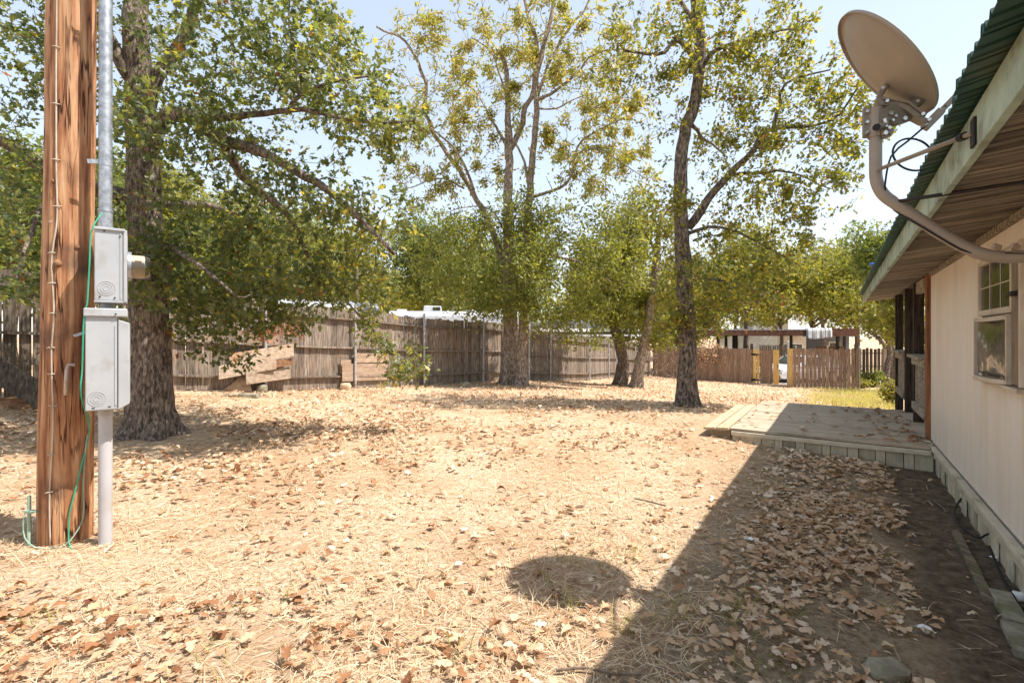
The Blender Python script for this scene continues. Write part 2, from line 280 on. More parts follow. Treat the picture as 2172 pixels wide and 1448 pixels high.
# ------------------------------------------------------------------ ground
NX, NY = 0.8342, -0.5514                                   # across the house, away from the lawn
def H(l, a, z=0.0): return np.array([l*NX - a*NY, l*NY + a*NX, z])
def LA(x, y): return x*NX + y*NY, -x*NY + y*NX
_g = [(0,0,0),(0,3,0),(-1,1,0),(2,2,0),(0.3,2.6,0),(-2.85,3.1,.0),(-4.35,5.96,.08),(-5.05,10.2,.115),(-3.8,11.8,.03),(-2.47,13.7,-.12),(-.95,15.3,-.16),(-.27,16.,-.18),
      (1.32,18,-.38),(2.98,19.7,-.52),(4.75,22.9,-.68),(7.9,28.2,-1.04),(9.6,25.9,-1.09),(14.76,21,-1.06),(-7.3,7.1,.35),(-6.4,9.2,.27),(-8.4,5,.4),(3.2,9,.03),(2.5,5.8,.1),(4.1,4.9,-.03),
      (2.4,2.4,-.02),(0,-8,0),(-10,-6,.3),(10,-6,0),(9,4,-.05),(5.5,10,-.1),(7,14,-.5),(-14,12,.4),(-12,30,-.1),(0,40,-1.1),(0,70,-1.4),(20,45,-1.6),(40,70,-1.7),(-40,60,-.6),(25,15,-.9),(40,0,-.6),(-40,0,.6),(-60,-60,0),(60,-60,0)]
_g = np.array(_g, float)
def _U(r): return np.where(r > 1e-9, r*r*np.log(r+1e-12), 0)
_n = len(_g); _K = _U(np.linalg.norm(_g[:,None,:2]-_g[None,:,:2], axis=2)) + np.eye(_n)*1.5
_Pm = np.c_[np.ones(_n), _g[:,:2]]; _A = np.block([[_K, _Pm],[_Pm.T, np.zeros((3,3))]])
_w = np.linalg.solve(_A, np.r_[_g[:,2], 0,0,0])
def gz(x, y):
    x = np.atleast_1d(np.asarray(x, float)); y = np.atleast_1d(np.asarray(y, float)); q = np.c_[x.ravel(), y.ravel()]
    out = np.zeros(len(q))
    for i in range(0, len(q), 20000):
        s = q[i:i+20000]; r = np.linalg.norm(s[:,None]-_g[None,:,:2], axis=2)
        out[i:i+20000] = _U(r) @ _w[:_n] + _w[_n] + s @ _w[_n+1:]
    d = np.hypot(q[:,0], q[:,1]-10); k = np.clip((d-60)/60, 0, 1); k = k*k*(3-2*k)
    return (out*(1-k) - 1.2*k).reshape(x.shape)
def g1(x, y): return float(gz(x, y)[0])
def pg(px, py):                                            # the ground point seen at a photo point
    Y = 5.0
    for _ in range(40):
        X = (px-CX)/F_PX*Y; Y = .5*Y + .5*(CAM_H-g1(X, Y))*F_PX/(py-HY)
    return np.array([(px-CX)/F_PX*Y, Y, g1((px-CX)/F_PX*Y, Y)])

t = np.linspace(-1, 1, 261); ax = np.sinh(t*4.3)/math.sinh(4.3)*420
gx, gy = np.meshgrid(ax, ax+6); zz = gz(gx, gy)
bump = np.array([mnoise.noise(Vector((x*1.1, y*1.1, 0)))*.018 + mnoise.noise(Vector((x*3.7, y*3.7, 4)))*.007 for x, y in zip(gx.ravel(), gy.ravel())]).reshape(gx.shape)
near = np.clip(1-(np.hypot(gx, gy)-25)/15, 0, 1); zz = zz + bump*near
KG = len(t); idx = np.arange(KG*KG).reshape(KG, KG)
gf = np.stack([idx[:-1,:-1], idx[:-1,1:], idx[1:,1:], idx[1:,:-1]], -1).reshape(-1,4)
gme = fast_mesh('ground', np.stack([gx, gy, zz], -1).reshape(-1,3), gf, smooth=True)
ground = bpy.data.objects.new('ground', gme); col.objects.link(ground); ground['kind'] = 'structure'; ground['label'] = 'dry lawn of straw and bare earth strewn with fallen leaves'
from mathutils.bvhtree import BVHTree
_bvh = BVHTree.FromPolygons([tuple(v) for v in np.stack([gx, gy, zz], -1).reshape(-1,3)], [tuple(f) for f in gf])
_T = np.stack([gx, gy, zz], -1)
def gs(x, y):                                              # true surface height, bilinear on the grid
    x = np.asarray(x, float); y = np.asarray(y, float)
    ix = np.clip(np.searchsorted(ax, x)-1, 0, KG-2); iy = np.clip(np.searchsorted(ax+6, y)-1, 0, KG-2)
    fx = (x-ax[ix])/(ax[ix+1]-ax[ix]); fy = (y-ax[iy]-6)/(ax[iy+1]-ax[iy])
    return zz[iy,ix]*(1-fx)*(1-fy)+zz[iy,ix+1]*fx*(1-fy)+zz[iy+1,ix]*(1-fx)*fy+zz[iy+1,ix+1]*fx*fy

def groundmat():
    m = bpy.data.materials.new('dry_lawn'); m.use_nodes = True; nt = m.node_tree; N = nt.nodes; L = nt.links; b = N['Principled BSDF']
    geo = N.new('ShaderNodeNewGeometry'); pos = geo.outputs['Position']
    def nz(sc, det=5, rough=.6, vec=pos, dist=0):
        n = N.new('ShaderNodeTexNoise'); n.inputs['Scale'].default_value = sc; n.inputs['Detail'].default_value = det; n.inputs['Roughness'].default_value = rough; n.inputs['Distortion'].default_value = dist; L.new(vec, n.inputs['Vector']); return n.outputs['Fac']
    def mixc(f, a, c):
        x = N.new('ShaderNodeMix'); x.data_type = 'RGBA'
        L.new(f, x.inputs['Factor'])
        for s, v in (('A', a), ('B', c)):
            if isinstance(v, tuple): x.inputs[s].default_value = (*v, 1)
            else: L.new(v, x.inputs[s])
        return x.outputs['Result']
    def rng_(v, lo, hi):
        r = N.new('ShaderNodeMapRange'); r.inputs['From Min'].default_value = lo; r.inputs['From Max'].default_value = hi; r.interpolation_type = 'SMOOTHSTEP'; L.new(v, r.inputs['Value']); return r.outputs[0]
    def mul(a, c):
        r = N.new('ShaderNodeMath'); r.operation = 'MULTIPLY'; L.new(a, r.inputs[0]); L.new(c, r.inputs[1]); return r.outputs[0]
    straw = ramp_node(nt, [(.36,(.22,.12,.06)),(.45,(.47,.315,.19)),(.54,(.63,.48,.33)),(.66,(.74,.62,.48))]); L.new(nz(38, 8, .75, dist=1.2), straw.inputs['Fac'])
    soil = ramp_node(nt, [(.3,(.38,.235,.135)),(.7,(.56,.39,.25))]); L.new(nz(11, 8, .7), soil.inputs['Fac'])
    c = mixc(rng_(nz(.6, 5), .45, .58), straw.outputs['Color'], soil.outputs['Color'])
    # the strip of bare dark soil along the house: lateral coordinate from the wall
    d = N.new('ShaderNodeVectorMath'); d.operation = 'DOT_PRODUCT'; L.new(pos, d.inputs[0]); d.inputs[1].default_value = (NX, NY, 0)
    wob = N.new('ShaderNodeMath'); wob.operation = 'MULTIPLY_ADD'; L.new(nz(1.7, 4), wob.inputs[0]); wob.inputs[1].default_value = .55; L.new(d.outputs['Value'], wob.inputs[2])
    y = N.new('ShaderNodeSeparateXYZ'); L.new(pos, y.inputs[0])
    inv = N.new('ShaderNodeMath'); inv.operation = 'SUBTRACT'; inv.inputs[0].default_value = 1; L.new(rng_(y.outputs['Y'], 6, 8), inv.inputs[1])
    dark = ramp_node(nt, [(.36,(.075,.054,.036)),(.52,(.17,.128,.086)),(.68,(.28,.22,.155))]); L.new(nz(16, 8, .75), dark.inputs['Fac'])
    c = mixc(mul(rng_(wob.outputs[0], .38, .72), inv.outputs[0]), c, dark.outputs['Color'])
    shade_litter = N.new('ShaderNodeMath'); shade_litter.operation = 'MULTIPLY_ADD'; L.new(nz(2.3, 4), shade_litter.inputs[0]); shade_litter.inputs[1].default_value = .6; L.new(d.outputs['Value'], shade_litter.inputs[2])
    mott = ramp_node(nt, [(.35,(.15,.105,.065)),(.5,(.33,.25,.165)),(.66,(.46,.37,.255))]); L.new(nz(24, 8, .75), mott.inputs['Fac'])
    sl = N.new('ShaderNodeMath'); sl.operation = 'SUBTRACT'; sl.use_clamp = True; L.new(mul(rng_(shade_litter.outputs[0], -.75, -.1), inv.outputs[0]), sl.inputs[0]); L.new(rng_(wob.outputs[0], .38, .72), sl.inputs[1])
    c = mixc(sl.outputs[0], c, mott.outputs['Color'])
    L.new(c, b.inputs['Base Color']); b.inputs['Roughness'].default_value = .95; b.inputs['Specular IOR Level'].default_value = .1
    bp = N.new('ShaderNodeBump'); bp.inputs['Strength'].default_value = .9; bp.inputs['Distance'].default_value = .02; L.new(nz(55, 6, .75, dist=1), bp.inputs['Height']); L.new(bp.outputs[0], b.inputs['Normal'])
    return m
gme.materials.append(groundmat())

# a concrete drive beyond the gate
mb = MB(); pts = [(10.6,28),(13.5,24.2),(22,33),(17,40)]
c0 = [(x, y, g1(x, y)+.03) for x, y in pts]; n_ = 12
for i in range(n_):
    for j in range(n_):
        q = []
        for u, v in ((i,j),(i+1,j),(i+1,j+1),(i,j+1)):
            u /= n_; v /= n_
            p = (1-u)*(1-v)*np.array(pts[0])+u*(1-v)*np.array(pts[1])+u*v*np.array(pts[2])+(1-u)*v*np.array(pts[3]); q.append((p[0], p[1], g1(*p)+.035))
        mb.add(q, [(0,1,2,3)])
drive = part('driveway', mb, pmat('pale_concrete', [(.3,(.40,.38,.35)),(.7,(.52,.50,.47))], noise=4, rough=.9, bump=.1)); drive['kind'] = 'structure'

# ------------------------------------------------------------------ leaf templates and scattering
def leaf_template(stations, spine=True, curl=.0, bend=.0):  # stations: (along 0..1, half width)
    v = []; f = []
    for y, w in stations:
        z = bend*(y-.5)**2*4*-1 + bend
        zc = z + curl*w
        v += ([(-w, y, zc), (0, y, z), (w, y, zc)] if spine else [(-w, y, zc), (w, y, zc)])
    s = 3 if spine else 2
    for i in range(len(stations)-1):
        for j in range(s-1): f.append((i*s+j, i*s+j+1, (i+1)*s+j+1, (i+1)*s+j))
    return np.array(v, float), np.array(f)
OAK_ST = [(0,.02),(.20,.045),(.27,.17),(.36,.075),(.50,.31),(.60,.30),(.68,.11),(.85,.19),(1,.05)]
OAK_ST2 = [(0,.03),(.26,.22),(.36,.10),(.58,.40),(.72,.15),(.88,.22),(1,.06)]
OVAL_ST = [(0,.02),(.25,.16),(.55,.20),(.85,.10),(1,.01)]
LANCE_ST = [(0,.03),(.38,.20),(1,.02)]
T_OAK = leaf_template(OAK_ST, True, .25, .06); T_OAKF = leaf_template(OAK_ST2, False, 0, .05)
T_OAKC = leaf_template(OAK_ST, True, .35, .12); T_OAKB = leaf_template([(0,.02),(.18,.10),(.30,.26),(.40,.12),(.55,.34),(.66,.20),(.78,.26),(.92,.10),(1,.02)], True, -.5, .18); T_OAKR = leaf_template([(0,.05),(.2,.22),(.36,.17),(.55,.30),(.7,.28),(.8,.05)], True, .6, .05)
for T_, sd0 in ((T_OAKC,1),(T_OAKB,2),(T_OAKR,3)):
    q_ = np.random.default_rng(sd0); T_[0][:,0] *= q_.uniform(.75,1.2,len(T_[0])); T_[0][:,2] += q_.normal(0,.03,len(T_[0]))
T_DUMMY = leaf_template(OAK_ST, True, .35, .12); T_OVALC = leaf_template(OVAL_ST, True, .7, .12)
T_LANCE = leaf_template(LANCE_ST, False, 0, .08); T_LITF = leaf_template([(0,.05),(.3,.26),(.42,.13),(.65,.36),(1,.08)], False, 0, .14)
T_CLUMP = (np.array([(-.5,0,0),(0,.15,.08),(.5,0,0),(.12,.55,.05),(0,1,0),(-.14,.5,.06)], float), np.array([(0,1,5),(1,2,3),(1,3,5),(5,3,4)]))

def unit(a): return a/(np.linalg.norm(a, axis=-1, keepdims=True)+1e-9)
def leaves_geo(pos, D, Nn, size, tmpl, zs=None):
    tv, tf = tmpl; D = unit(D); X = unit(np.cross(D, Nn)); Z = np.cross(X, D); n = len(pos); s = np.asarray(size)[:,None,None]
    zz_ = np.ones(n) if zs is None else zs
    V = pos[:,None,:] + s*(tv[None,:,0,None]*X[:,None]+tv[None,:,1,None]*D[:,None]+tv[None,:,2,None]*Z[:,None]*zz_[:,None,None])
    Fc = (tf[None]+np.arange(n)[:,None,None]*len(tv)).reshape(-1, tf.shape[1])
    return V.reshape(-1,3), Fc, len(tv)
class Leaves:
    def __init__(s): s.v = []; s.f = []; s.t = []; s.n = 0
    def add(s, pos, D, Nn, size, tmpl, tint, zs=None):
        if len(pos) == 0: return
        v, f, m = leaves_geo(pos, D, Nn, size, tmpl, zs); s.v.append(v); s.f.append(f+s.n); s.t.append(np.repeat(tint, m)); s.n += len(v)
    def mesh(s, name, off=(0,0,0)):
        by = {}
        for f in s.f: by.setdefault(f.shape[1], []).append(f)
        return fast_mesh(name, np.concatenate(s.v)-np.asarray(off, float), [np.concatenate(q) for q in by.values()], np.concatenate(s.t))

# ------------------------------------------------------------------ trees
def catmull(pts, step):
    pts = np.asarray(pts, float); out = []
    p = np.vstack([2*pts[0]-pts[1], pts, 2*pts[-1]-pts[-2]])
    for i in range(1, len(p)-2):
        n = max(2, int(np.linalg.norm(p[i+1]-p[i])/step))
        for q in range(n):
            u = q/n; out.append(.5*((2*p[i])+(-p[i-1]+p[i+1])*u+(2*p[i-1]-5*p[i]+4*p[i+1]-p[i+2])*u*u+(-p[i-1]+3*p[i]-3*p[i+1]+p[i+2])*u**3))
    out.append(p[-2]); return np.array(out)
class Tree:
    def __init__(s, seed): s.r = np.random.default_rng(seed); s.limbs = []; s.nodes = []; s.twigs = []; s.paths = []; s.rad = []
    def limb(s, pts, r0, r1, step=.18, wob=.03):
        q = catmull(pts, step); n = len(q); r = r0 + (r1-r0)*np.linspace(0, 1, n)**.85
        w = s.r.normal(0, wob, (n,3)); w[0] = 0; w = (w+np.roll(w,1,0))/2; w[0] = 0; q = q+w*np.minimum(1, r[:,None]*12+.3)
        s.limbs.append((q, r)); s.nodes.append(q); s.rad.append(r); return q
    def grow(s, targets, rtip=.004, k=1.0, droop=0.0, step=.16, rmax=.03):
        nodes = np.concatenate(s.nodes); rad = np.concatenate(s.rad)
        T = np.asarray(targets, float)
        d0 = np.array([np.min(np.linalg.norm(nodes-t_, axis=1)) for t_ in T]); T = T[np.argsort(d0)]
        cap = len(nodes)+len(T)*40; NB = np.zeros((cap,3)); NB[:len(nodes)] = nodes; RB = np.zeros(cap); RB[:len(rad)] = rad; c = len(nodes)
        for t_ in T:
            dd = np.linalg.norm(NB[:c]-t_, axis=1); i = int(np.argmin(dd*(1+.25*(NB[:c,2] > t_[2])))); a = NB[i]; L_ = dd[i]
            if L_ < .05: continue
            n = max(3, min(38, int(L_/step)))
            ctrl = (a+t_)/2 + s.r.normal(0, .13, 3)*L_ + np.array([0,0,.16*L_ - droop*L_])
            u = np.linspace(0, 1, n+1)[:,None]; q = (1-u)**2*a+2*u*(1-u)*ctrl+u*u*t_
            q[1:-1] += s.r.normal(0, .018, (n-1,3))*min(1, L_)
            r0 = min(RB[i]*.6, rtip + .009*L_**1.1*k, rmax); r0 = max(r0, rtip*1.15); r = np.linspace(r0, rtip*.55, n+1)
            s.paths.append((q, r)); m = min(n, cap-c); NB[c:c+m] = q[1:m+1]; RB[c:c+m] = r[1:m+1]; c += m
    def trunk_mesh(s, fine=False, flare=0.0, seed=0):
        mb = MB()
        for li, (q, r) in enumerate(s.limbs):
            sides = 28 if (fine and li == 0) else (12 if r[0] > .06 else 8)
            r = r.copy()
            if li == 0 and flare:
                h = q[:,2]-q[0,2]; r = r*(1+flare*np.exp(-h/.22))
            n0 = mb.n; mb.tube(q, r, sides)
            if r[0] > .07:
                v = mb.v[-1]; cen = np.repeat(q, sides, 0); rr = np.repeat(r, sides)
                dv = v-cen; 
                for i in range(len(v)):
                    p = v[i]; h = p[2]-q[0][2]; an = math.atan2(dv[i][1], dv[i][0])
                    nse = mnoise.noise(Vector((p[0]*9, p[1]*9, p[2]*2.2+seed)))*.10 + mnoise.noise(Vector((p[0]*2.5, p[1]*2.5, p[2]*1.3+seed)))*.13
                    if li == 0 and flare: nse += flare*.55*math.exp(-max(h,0)/.16)*math.sin(an*5+seed)
                    v[i] = cen[i]+dv[i]*(1+nse)
        return mb
    def twig_mesh(s):
        mb = MB()
        for q, r in s.paths: mb.tube(q, r, 5 if r[0] > .012 else 3, cap=False)
        return mb
    def leaf_sites(s, per, along=.6, spread=.10, cluster=True, lump=0.0):
        pos = []; D = []
        for q, r in s.paths:
            n = s.r.poisson(per*(s.r.gamma(lump)/lump if lump else 1.0)); 
            if n == 0: continue
            u = 1 - along*s.r.random(n)**1.6; f = u*(len(q)-1); i = np.minimum(f.astype(int), len(q)-2); w = (f-i)[:,None]
            p = q[i]*(1-w)+q[i+1]*w + s.r.normal(0, spread, (n,3)); d = unit(q[i+1]-q[i]) + s.r.normal(0, .8, (n,3)); pos.append(p); D.append(d)
        return np.concatenate(pos), np.concatenate(D)
def blob_pts(r, blobs, shell=.0):                          # (px, py, Y, rx px, ry px, depth m, count)
    out = []
    for px, py, Y, rx, ry, rd, n in blobs:
        c = P(px, py, Y); d = unit(r.normal(0, 1, (n,3))); q = r.random(n)[:,None]**(1/3.); q = shell+(1-shell)*q
        out.append(c + d*q*np.array([rx/F_PX*Y, rd, ry/F_PX*Y]))
    return np.concatenate(out)
def put_tree(name, label, tree, leaves, tmat, lmat, base, group=None, fine=False, flare=.5, smooth=True, extra=None):
    t_ = thing(name, label, 'tree', base, 0, group)
    part('trunk', tree.trunk_mesh(fine, flare, seed=base[0]*3.1), tmat, t_, smooth=180)
    if tree.paths: part('branches', tree.twig_mesh(), M['twig'], t_, smooth=180)['kind'] = 'stuff'
    me = leaves.mesh('crown', base); o = bpy.data.objects.new('crown', me); o.parent = t_; col.objects.link(o); me.materials.append(lmat)
    return t_

# --- the big oak at the left
T1 = Tree(5); b1 = pg(318, 925); Y1 = float(b1[1])+.1; base1 = np.array([P(316,925,Y1)[0], Y1, g1(P(316,925,Y1)[0], Y1)-.05])
T1.limb([base1, P(320,800,Y1), P(318,650,Y1), P(312,520,Y1), P(306,420,Y1), P(302,330,Y1), P(298,230,Y1+.05), P(290,100,Y1), P(285,-80,Y1+.1), P(282,-330,Y1)], .235, .10, step=.06, wob=.006)
T1.limb([P(304,345,Y1), P(330,275,Y1-.15), P(365,238,Y1-.25), P(420,256,Y1-.4), P(462,292,Y1-.5), P(530,318,Y1-.6), P(610,352,Y1-.7), P(700,405,Y1-.8), P(770,470,Y1-.8), P(835,540,Y1-.75)], .115, .018)
T1.limb([P(425,256,Y1-.4), P(500,246,Y1-.6), P(560,242,Y1-.7), P(640,236,Y1-.8), P(720,250,Y1-.9), P(800,262,Y1-1.), P(880,256,Y1-1.05)], .05, .012)
T1.limb([P(612,240,Y1-.75), P(636,205,Y1-.8), P(690,180,Y1-.9), P(780,165,Y1-1.)], .03, .01)
T1.limb([P(636,205,Y1-.8), P(628,140,Y1-.8), P(615,60,Y1-.8), P(612,0,Y1-.7)], .018, .008)
T1.limb([P(296,420,Y1), P(210,395,Y1-.1), P(130,375,Y1-.3), P(60,330,Y1-.5), P(0,295,Y1-.6), P(-140,230,Y1-.8)], .105, .04)
T1.limb([P(300,250,Y1), P(370,110,Y1+.1), P(450,-20,Y1+.2), P(560,-160,Y1+.2)], .09, .03)
T1.limb([P(295,190,Y1), P(215,60,Y1-.2), P(120,-60,Y1-.4), P(0,-200,Y1-.6)], .09, .03)
T1.limb([P(470,296,Y1-.5), P(520,380,Y1-.2), P(600,450,Y1), P(650,540,Y1+.2), P(680,640,Y1+.3)], .06, .012)
T1.limb([P(306,440,Y1), P(400,430,Y1+.9), P(470,440,Y1+1.8), P(540,470,Y1+2.6)], .07, .02)
T1.limb([P(310,500,Y1), P(360,520,Y1-.5), P(430,570,Y1-.9), P(500,630,Y1-1.)], .05, .012)
T1.limb([P(685,560,Y1+.3), P(735,640,Y1+.4), P(790,700,Y1+.5), P(860,770,Y1+.5)], .02, .008)
T1.limb([P(120,375,Y1-.3), P(80,450,Y1-.7), P(50,540,Y1-1.1), P(30,610,Y1-1.3)], .035, .01)
r = T1.r
blobs = [(70,130,5.4,170,190,1.3,90),(-120,100,5.2,150,220,1.3,50),(330,80,6.0,190,190,1.9,120),(520,130,5.6,190,170,1.5,120),(690,150,5.3,130,140,1.0,80),(800,250,5.1,90,70,.6,45),
         (450,400,6.2,200,130,1.7,120),(330,560,6.8,190,110,1.2,70),(560,540,6.4,150,110,1.3,90),(690,440,5.6,130,110,.9,70),(740,580,6.2,110,90,.8,60),(40,430,5.2,110,120,1.0,60),
         (52,610,4.7,70,45,.4,16),(440,660,6.3,110,55,.7,40),(300,590,5.3,55,85,.25,14),(610,680,6.3,60,55,.4,20),(852,765,6.4,62,55,.4,20),(780,680,6.3,60,60,.4,16),(400,-130,5.8,420,130,2.2,90),
         (480,740,6.2,70,35,.4,12),(160,470,6.6,140,150,.9,50),(380,250,4.9,140,120,.6,45),(250,690,6.0,60,40,.3,8),(830,470,5.6,60,80,.5,22),(520,650,6.2,110,60,.8,50),(370,640,6.4,60,80,.5,26),(640,610,6.0,90,60,.7,36),(290,520,5.4,60,70,.25,16),(430,560,6.2,120,90,1.0,60),(640,60,5.4,150,110,1.0,60)]
T1.grow(blob_pts(r, blobs), rtip=.003, droop=.12)
pos, D = T1.leaf_sites(17, .5, .068); n = len(pos)
D = D + np.array([0,0,-.35]); Nn = r.normal(0,.62,(n,3))+np.array([0.15,-.25,.8]); L1 = Leaves()
tint = np.clip(r.beta(1.6,2.3,n)*1.0 + .12*(pos[:,0] > -2.2), 0, .955); tint[r.random(n) < .012] = 1.0
L1.add(pos, D, Nn, r.uniform(.06,.12,n)*r.uniform(.75,1.1,n), T_OAK, tint, r.uniform(-.6,1.6,n))
put_tree('oak_tree', 'large oak in full green leaf behind the utility pole, broad furrowed trunk', T1, L1, M['bark_oak'], M['leaf_oak'], base1, fine=True, flare=.55)
print('oak1 leaves', n)

# --- the oak at the right, in front of the gate
T2 = Tree(8); b2 = pg(1455, 862); Y2 = float(b2[1])+.1
base2 = np.array([P(1456,862,Y2)[0], Y2, b2[2]-.05])
T2.limb([base2, P(1457,800,Y2), P(1457,700,Y2), P(1452,600,Y2), P(1446,500,Y2), P(1443,420,Y2), P(1446,330,Y2), P(1455,275,Y2), P(1470,230,Y2), P(1484,150,Y2), P(1486,90,Y2), P(1478,30,Y2), P(1468,-60,Y2)], .175, .07, step=.08, wob=.008)
T2.limb([P(1460,482,Y2), P(1490,445,Y2-.1), P(1520,405,Y2-.2), P(1550,370,Y2-.3), P(1590,330,Y2-.4), P(1625,285,Y2-.5), P(1650,270,Y2-.5), P(1720,268,Y2-.6)], .085, .025, wob=.02)
T2.limb([P(1484,145,Y2), P(1460,110,Y2), P(1435,86,Y2-.1), P(1408,112,Y2-.2), P(1372,118,Y2-.3), P(1320,108,Y2-.4)], .06, .02)
T2.limb([P(1490,140,Y2), P(1520,112,Y2-.1), P(1560,90,Y2-.2), P(1620,74,Y2-.3), P(1690,60,Y2-.4)], .045, .015)
T2.limb([P(1486,90,Y2), P(1460,30,Y2+.3), P(1430,-10,Y2+.5)], .06, .03)
T2.limb([P(1548,372,Y2-.3), P(1600,368,Y2-.3), P(1650,362,Y2-.3), P(1710,378,Y2-.3), P(1760,400,Y2-.3)], .03, .01)
T2.limb([P(1640,272,Y2-.5), P(1650,225,Y2-.6), P(1665,180,Y2-.7), P(1760,150,Y2-.9)], .035, .012)
T2.limb([P(1460,495,Y2), P(1500,482,Y2), P(1560,490,Y2), P(1620,520,Y2-.2), P(1690,560,Y2-.3)], .035, .01)
T2.limb([P(1448,600,Y2), P(1490,590,Y2), P(1560,600,Y2), P(1620,630,Y2)], .03, .01)
T2.limb([P(1460,260,Y2), P(1500,300,Y2+.8), P(1540,330,Y2+1.4)], .04, .015)
T2.limb([P(1720,268,Y2-.6), P(1780,240,Y2-.8), P(1830,170,Y2-.9), P(1860,120,Y2-1)], .022, .008)
r = T2.r
blobs = [(1380,90,8.6,110,110,1.3,50),(1560,60,8.6,140,100,1.5,95),(1640,110,8.4,80,90,.9,45),(1470,-60,8.8,170,90,1.5,40),(1400,240,8.8,50,110,.6,26),(1540,220,8.6,110,90,1.2,40),(1640,230,8.2,110,90,1.2,60),
         (1790,180,7.9,100,75,.8,55),(1850,260,7.8,65,60,.6,28),(1560,330,8.4,90,60,1,30),(1700,330,8.2,120,70,1,55),(1600,440,8.4,120,65,1.2,55),(1740,420,8.2,90,60,.9,40),(1420,450,8.6,45,60,.6,18),
         (1530,560,8.6,120,70,1.1,60),(1680,540,8.3,100,50,.9,35),(1450,610,8.4,70,60,.6,32),(1600,640,8.6,110,45,1.0,45),(1420,690,8.6,40,40,.3,8),(1500,680,8.5,50,40,.4,14),(1320,120,8.8,70,80,.8,22),(1520,130,8.4,80,70,.8,30)]
T2.grow(blob_pts(r, [b[:6]+(int(b[6]*1.25),) for b in blobs], .12), rtip=.0035, droop=.05)
pos, D = T2.leaf_sites(20, .55, .065, lump=2.0); n = len(pos)
D = D+np.array([0,0,-.2]); Nn = r.normal(0,.7,(n,3))+np.array([.1,-.2,.8]); L2 = Leaves()
tint = np.clip(r.beta(1.8,1.9,n), 0, .92); tint[r.random(n) < .03] = .98
L2.add(pos, D, Nn, r.uniform(.042,.095,n), T_OAKF, tint, r.uniform(-.6,1.6,n))
put_tree('oak_tree', 'open oak with dark straight trunk standing beside the deck', T2, L2, M['bark_dark'], M['leaf_oak2'], base2, fine=True, flare=.45)
print('oak2 leaves', n)

# --- the twin-trunk pecans at the fence corner
T3 = Tree(21); Y3 = 14.6
base3 = np.array([P(1080,806,Y3)[0], Y3, g1(P(1080,806,Y3)[0], Y3)-.05])
T3.limb([base3, P(1080,770,Y3), P(1083,700,Y3), P(1080,620,Y3), P(1080,520,Y3), P(1078,420,Y3), P(1080,330,Y3), P(1077,240,Y3), P(1074,150,Y3), P(1060,110,Y3)], .26, .06, step=.14, wob=.015)
T3.limb([P(1079,320,Y3), P(1100,285,Y3), P(1116,230,Y3-.2), P(1134,190,Y3-.2), P(1140,90,Y3-.2), P(1118,30,Y3-.2), P(1110,-60,Y3-.2)], .09, .04)
T3.limb([P(1076,315,Y3), P(1060,280,Y3+.1), P(1040,250,Y3+.2), P(1015,205,Y3+.3), P(985,175,Y3+.3)], .05, .015)
T3.limb([P(1081,650,Y3), P(1060,540,Y3+.2), P(1030,460,Y3+.4), P(1000,405,Y3+.5), P(960,340,Y3+.5), P(925,290,Y3+.5), P(900,240,Y3+.5), P(905,180,Y3+.5), P(860,90,Y3+.5), P(800,60,Y3+.5)], .12, .03)
T3.limb([P(1030,462,Y3+.4), P(1010,420,Y3), P(985,350,Y3-.2), P(950,300,Y3-.4), P(910,270,Y3-.5)], .06, .02)
T3.limb([P(1076,240,Y3), P(1066,180,Y3+.2), P(1040,110,Y3+.3), P(1000,80,Y3+.3)], .04, .015)
T3.limb([P(985,400,Y3+.5), P(940,378,Y3+.4), P(880,395,Y3+.3), P(840,410,Y3+.2)], .03, .01)
T3.limb([P(1075,500,Y3), P(1040,445,Y3-.4), P(985,440,Y3-.7), P(930,455,Y3-.9)], .03, .01)
r = T3.r
sparse = [(905,130,14.8,100,110,1.6,60),(1000,90,14.8,110,80,1.6,45),(1060,190,14.6,110,100,1.6,50),(850,300,14.6,70,90,1.2,26),(960,260,14.6,90,90,1.5,40),(900,400,14.6,70,50,1.0,22),(1010,330,14.6,80,80,1.3,30),(1120,60,14.4,90,90,1.4,30)]
T3.grow(blob_pts(r, [b[:6]+(int(b[6]*1.7),) for b in sparse]), rtip=.0085, step=.3, k=1.5)
ns = len(T3.paths)
dense = [(985,480,14.2,90,45,1.2,40),(930,545,14.4,75,60,1.2,50),(1040,540,14.0,110,70,1.4,85),(960,610,14.4,80,40,1.1,40),(1080,640,13.6,80,45,.6,36),(1005,655,14.2,50,30,.6,14),(1090,450,14.0,70,40,.8,30)]
T3.grow(blob_pts(r, dense), rtip=.006, step=.3, k=1.2, droop=.1)
def pecan_leaves(T, ns, per_s, per_d, size=(.08,.155)):
    Ls = Leaves(); allp = T.paths
    for sl, per, dry in ((allp[:ns], per_s, True), (allp[ns:], per_d, False)):
        T.paths = sl
        if not sl: continue
        pos, D = T.leaf_sites(per, .45 if dry else .55, .085 if dry else .17, lump=.45 if dry else .8); n = len(pos); D = D*.8+np.array([0,0,-.5]); Nn = T.r.normal(0,.8,(n,3))+np.array([.2,-.4,.5])
        tint = T.r.beta(2,2,n); tint = tint if not dry else np.clip(.35+.6*tint, 0, 1)
        Ls.add(pos, D, Nn, T.r.uniform(*size, n), T_LANCE, np.where(dry, np.where(T.r.random(n) < .22, 1.0, tint), tint*.85), T.r.uniform(-1,2,n)); print('pecan', n)
    T.paths = allp; return Ls
put_tree('pecan_tree', 'tall sparse tree with pale twisted trunk at the inside corner of the grey plank fence', T3, pecan_leaves(T3, ns, 24, 30), M['bark_pale'], M['leaf_ash'], base3, fine=True, flare=.5)

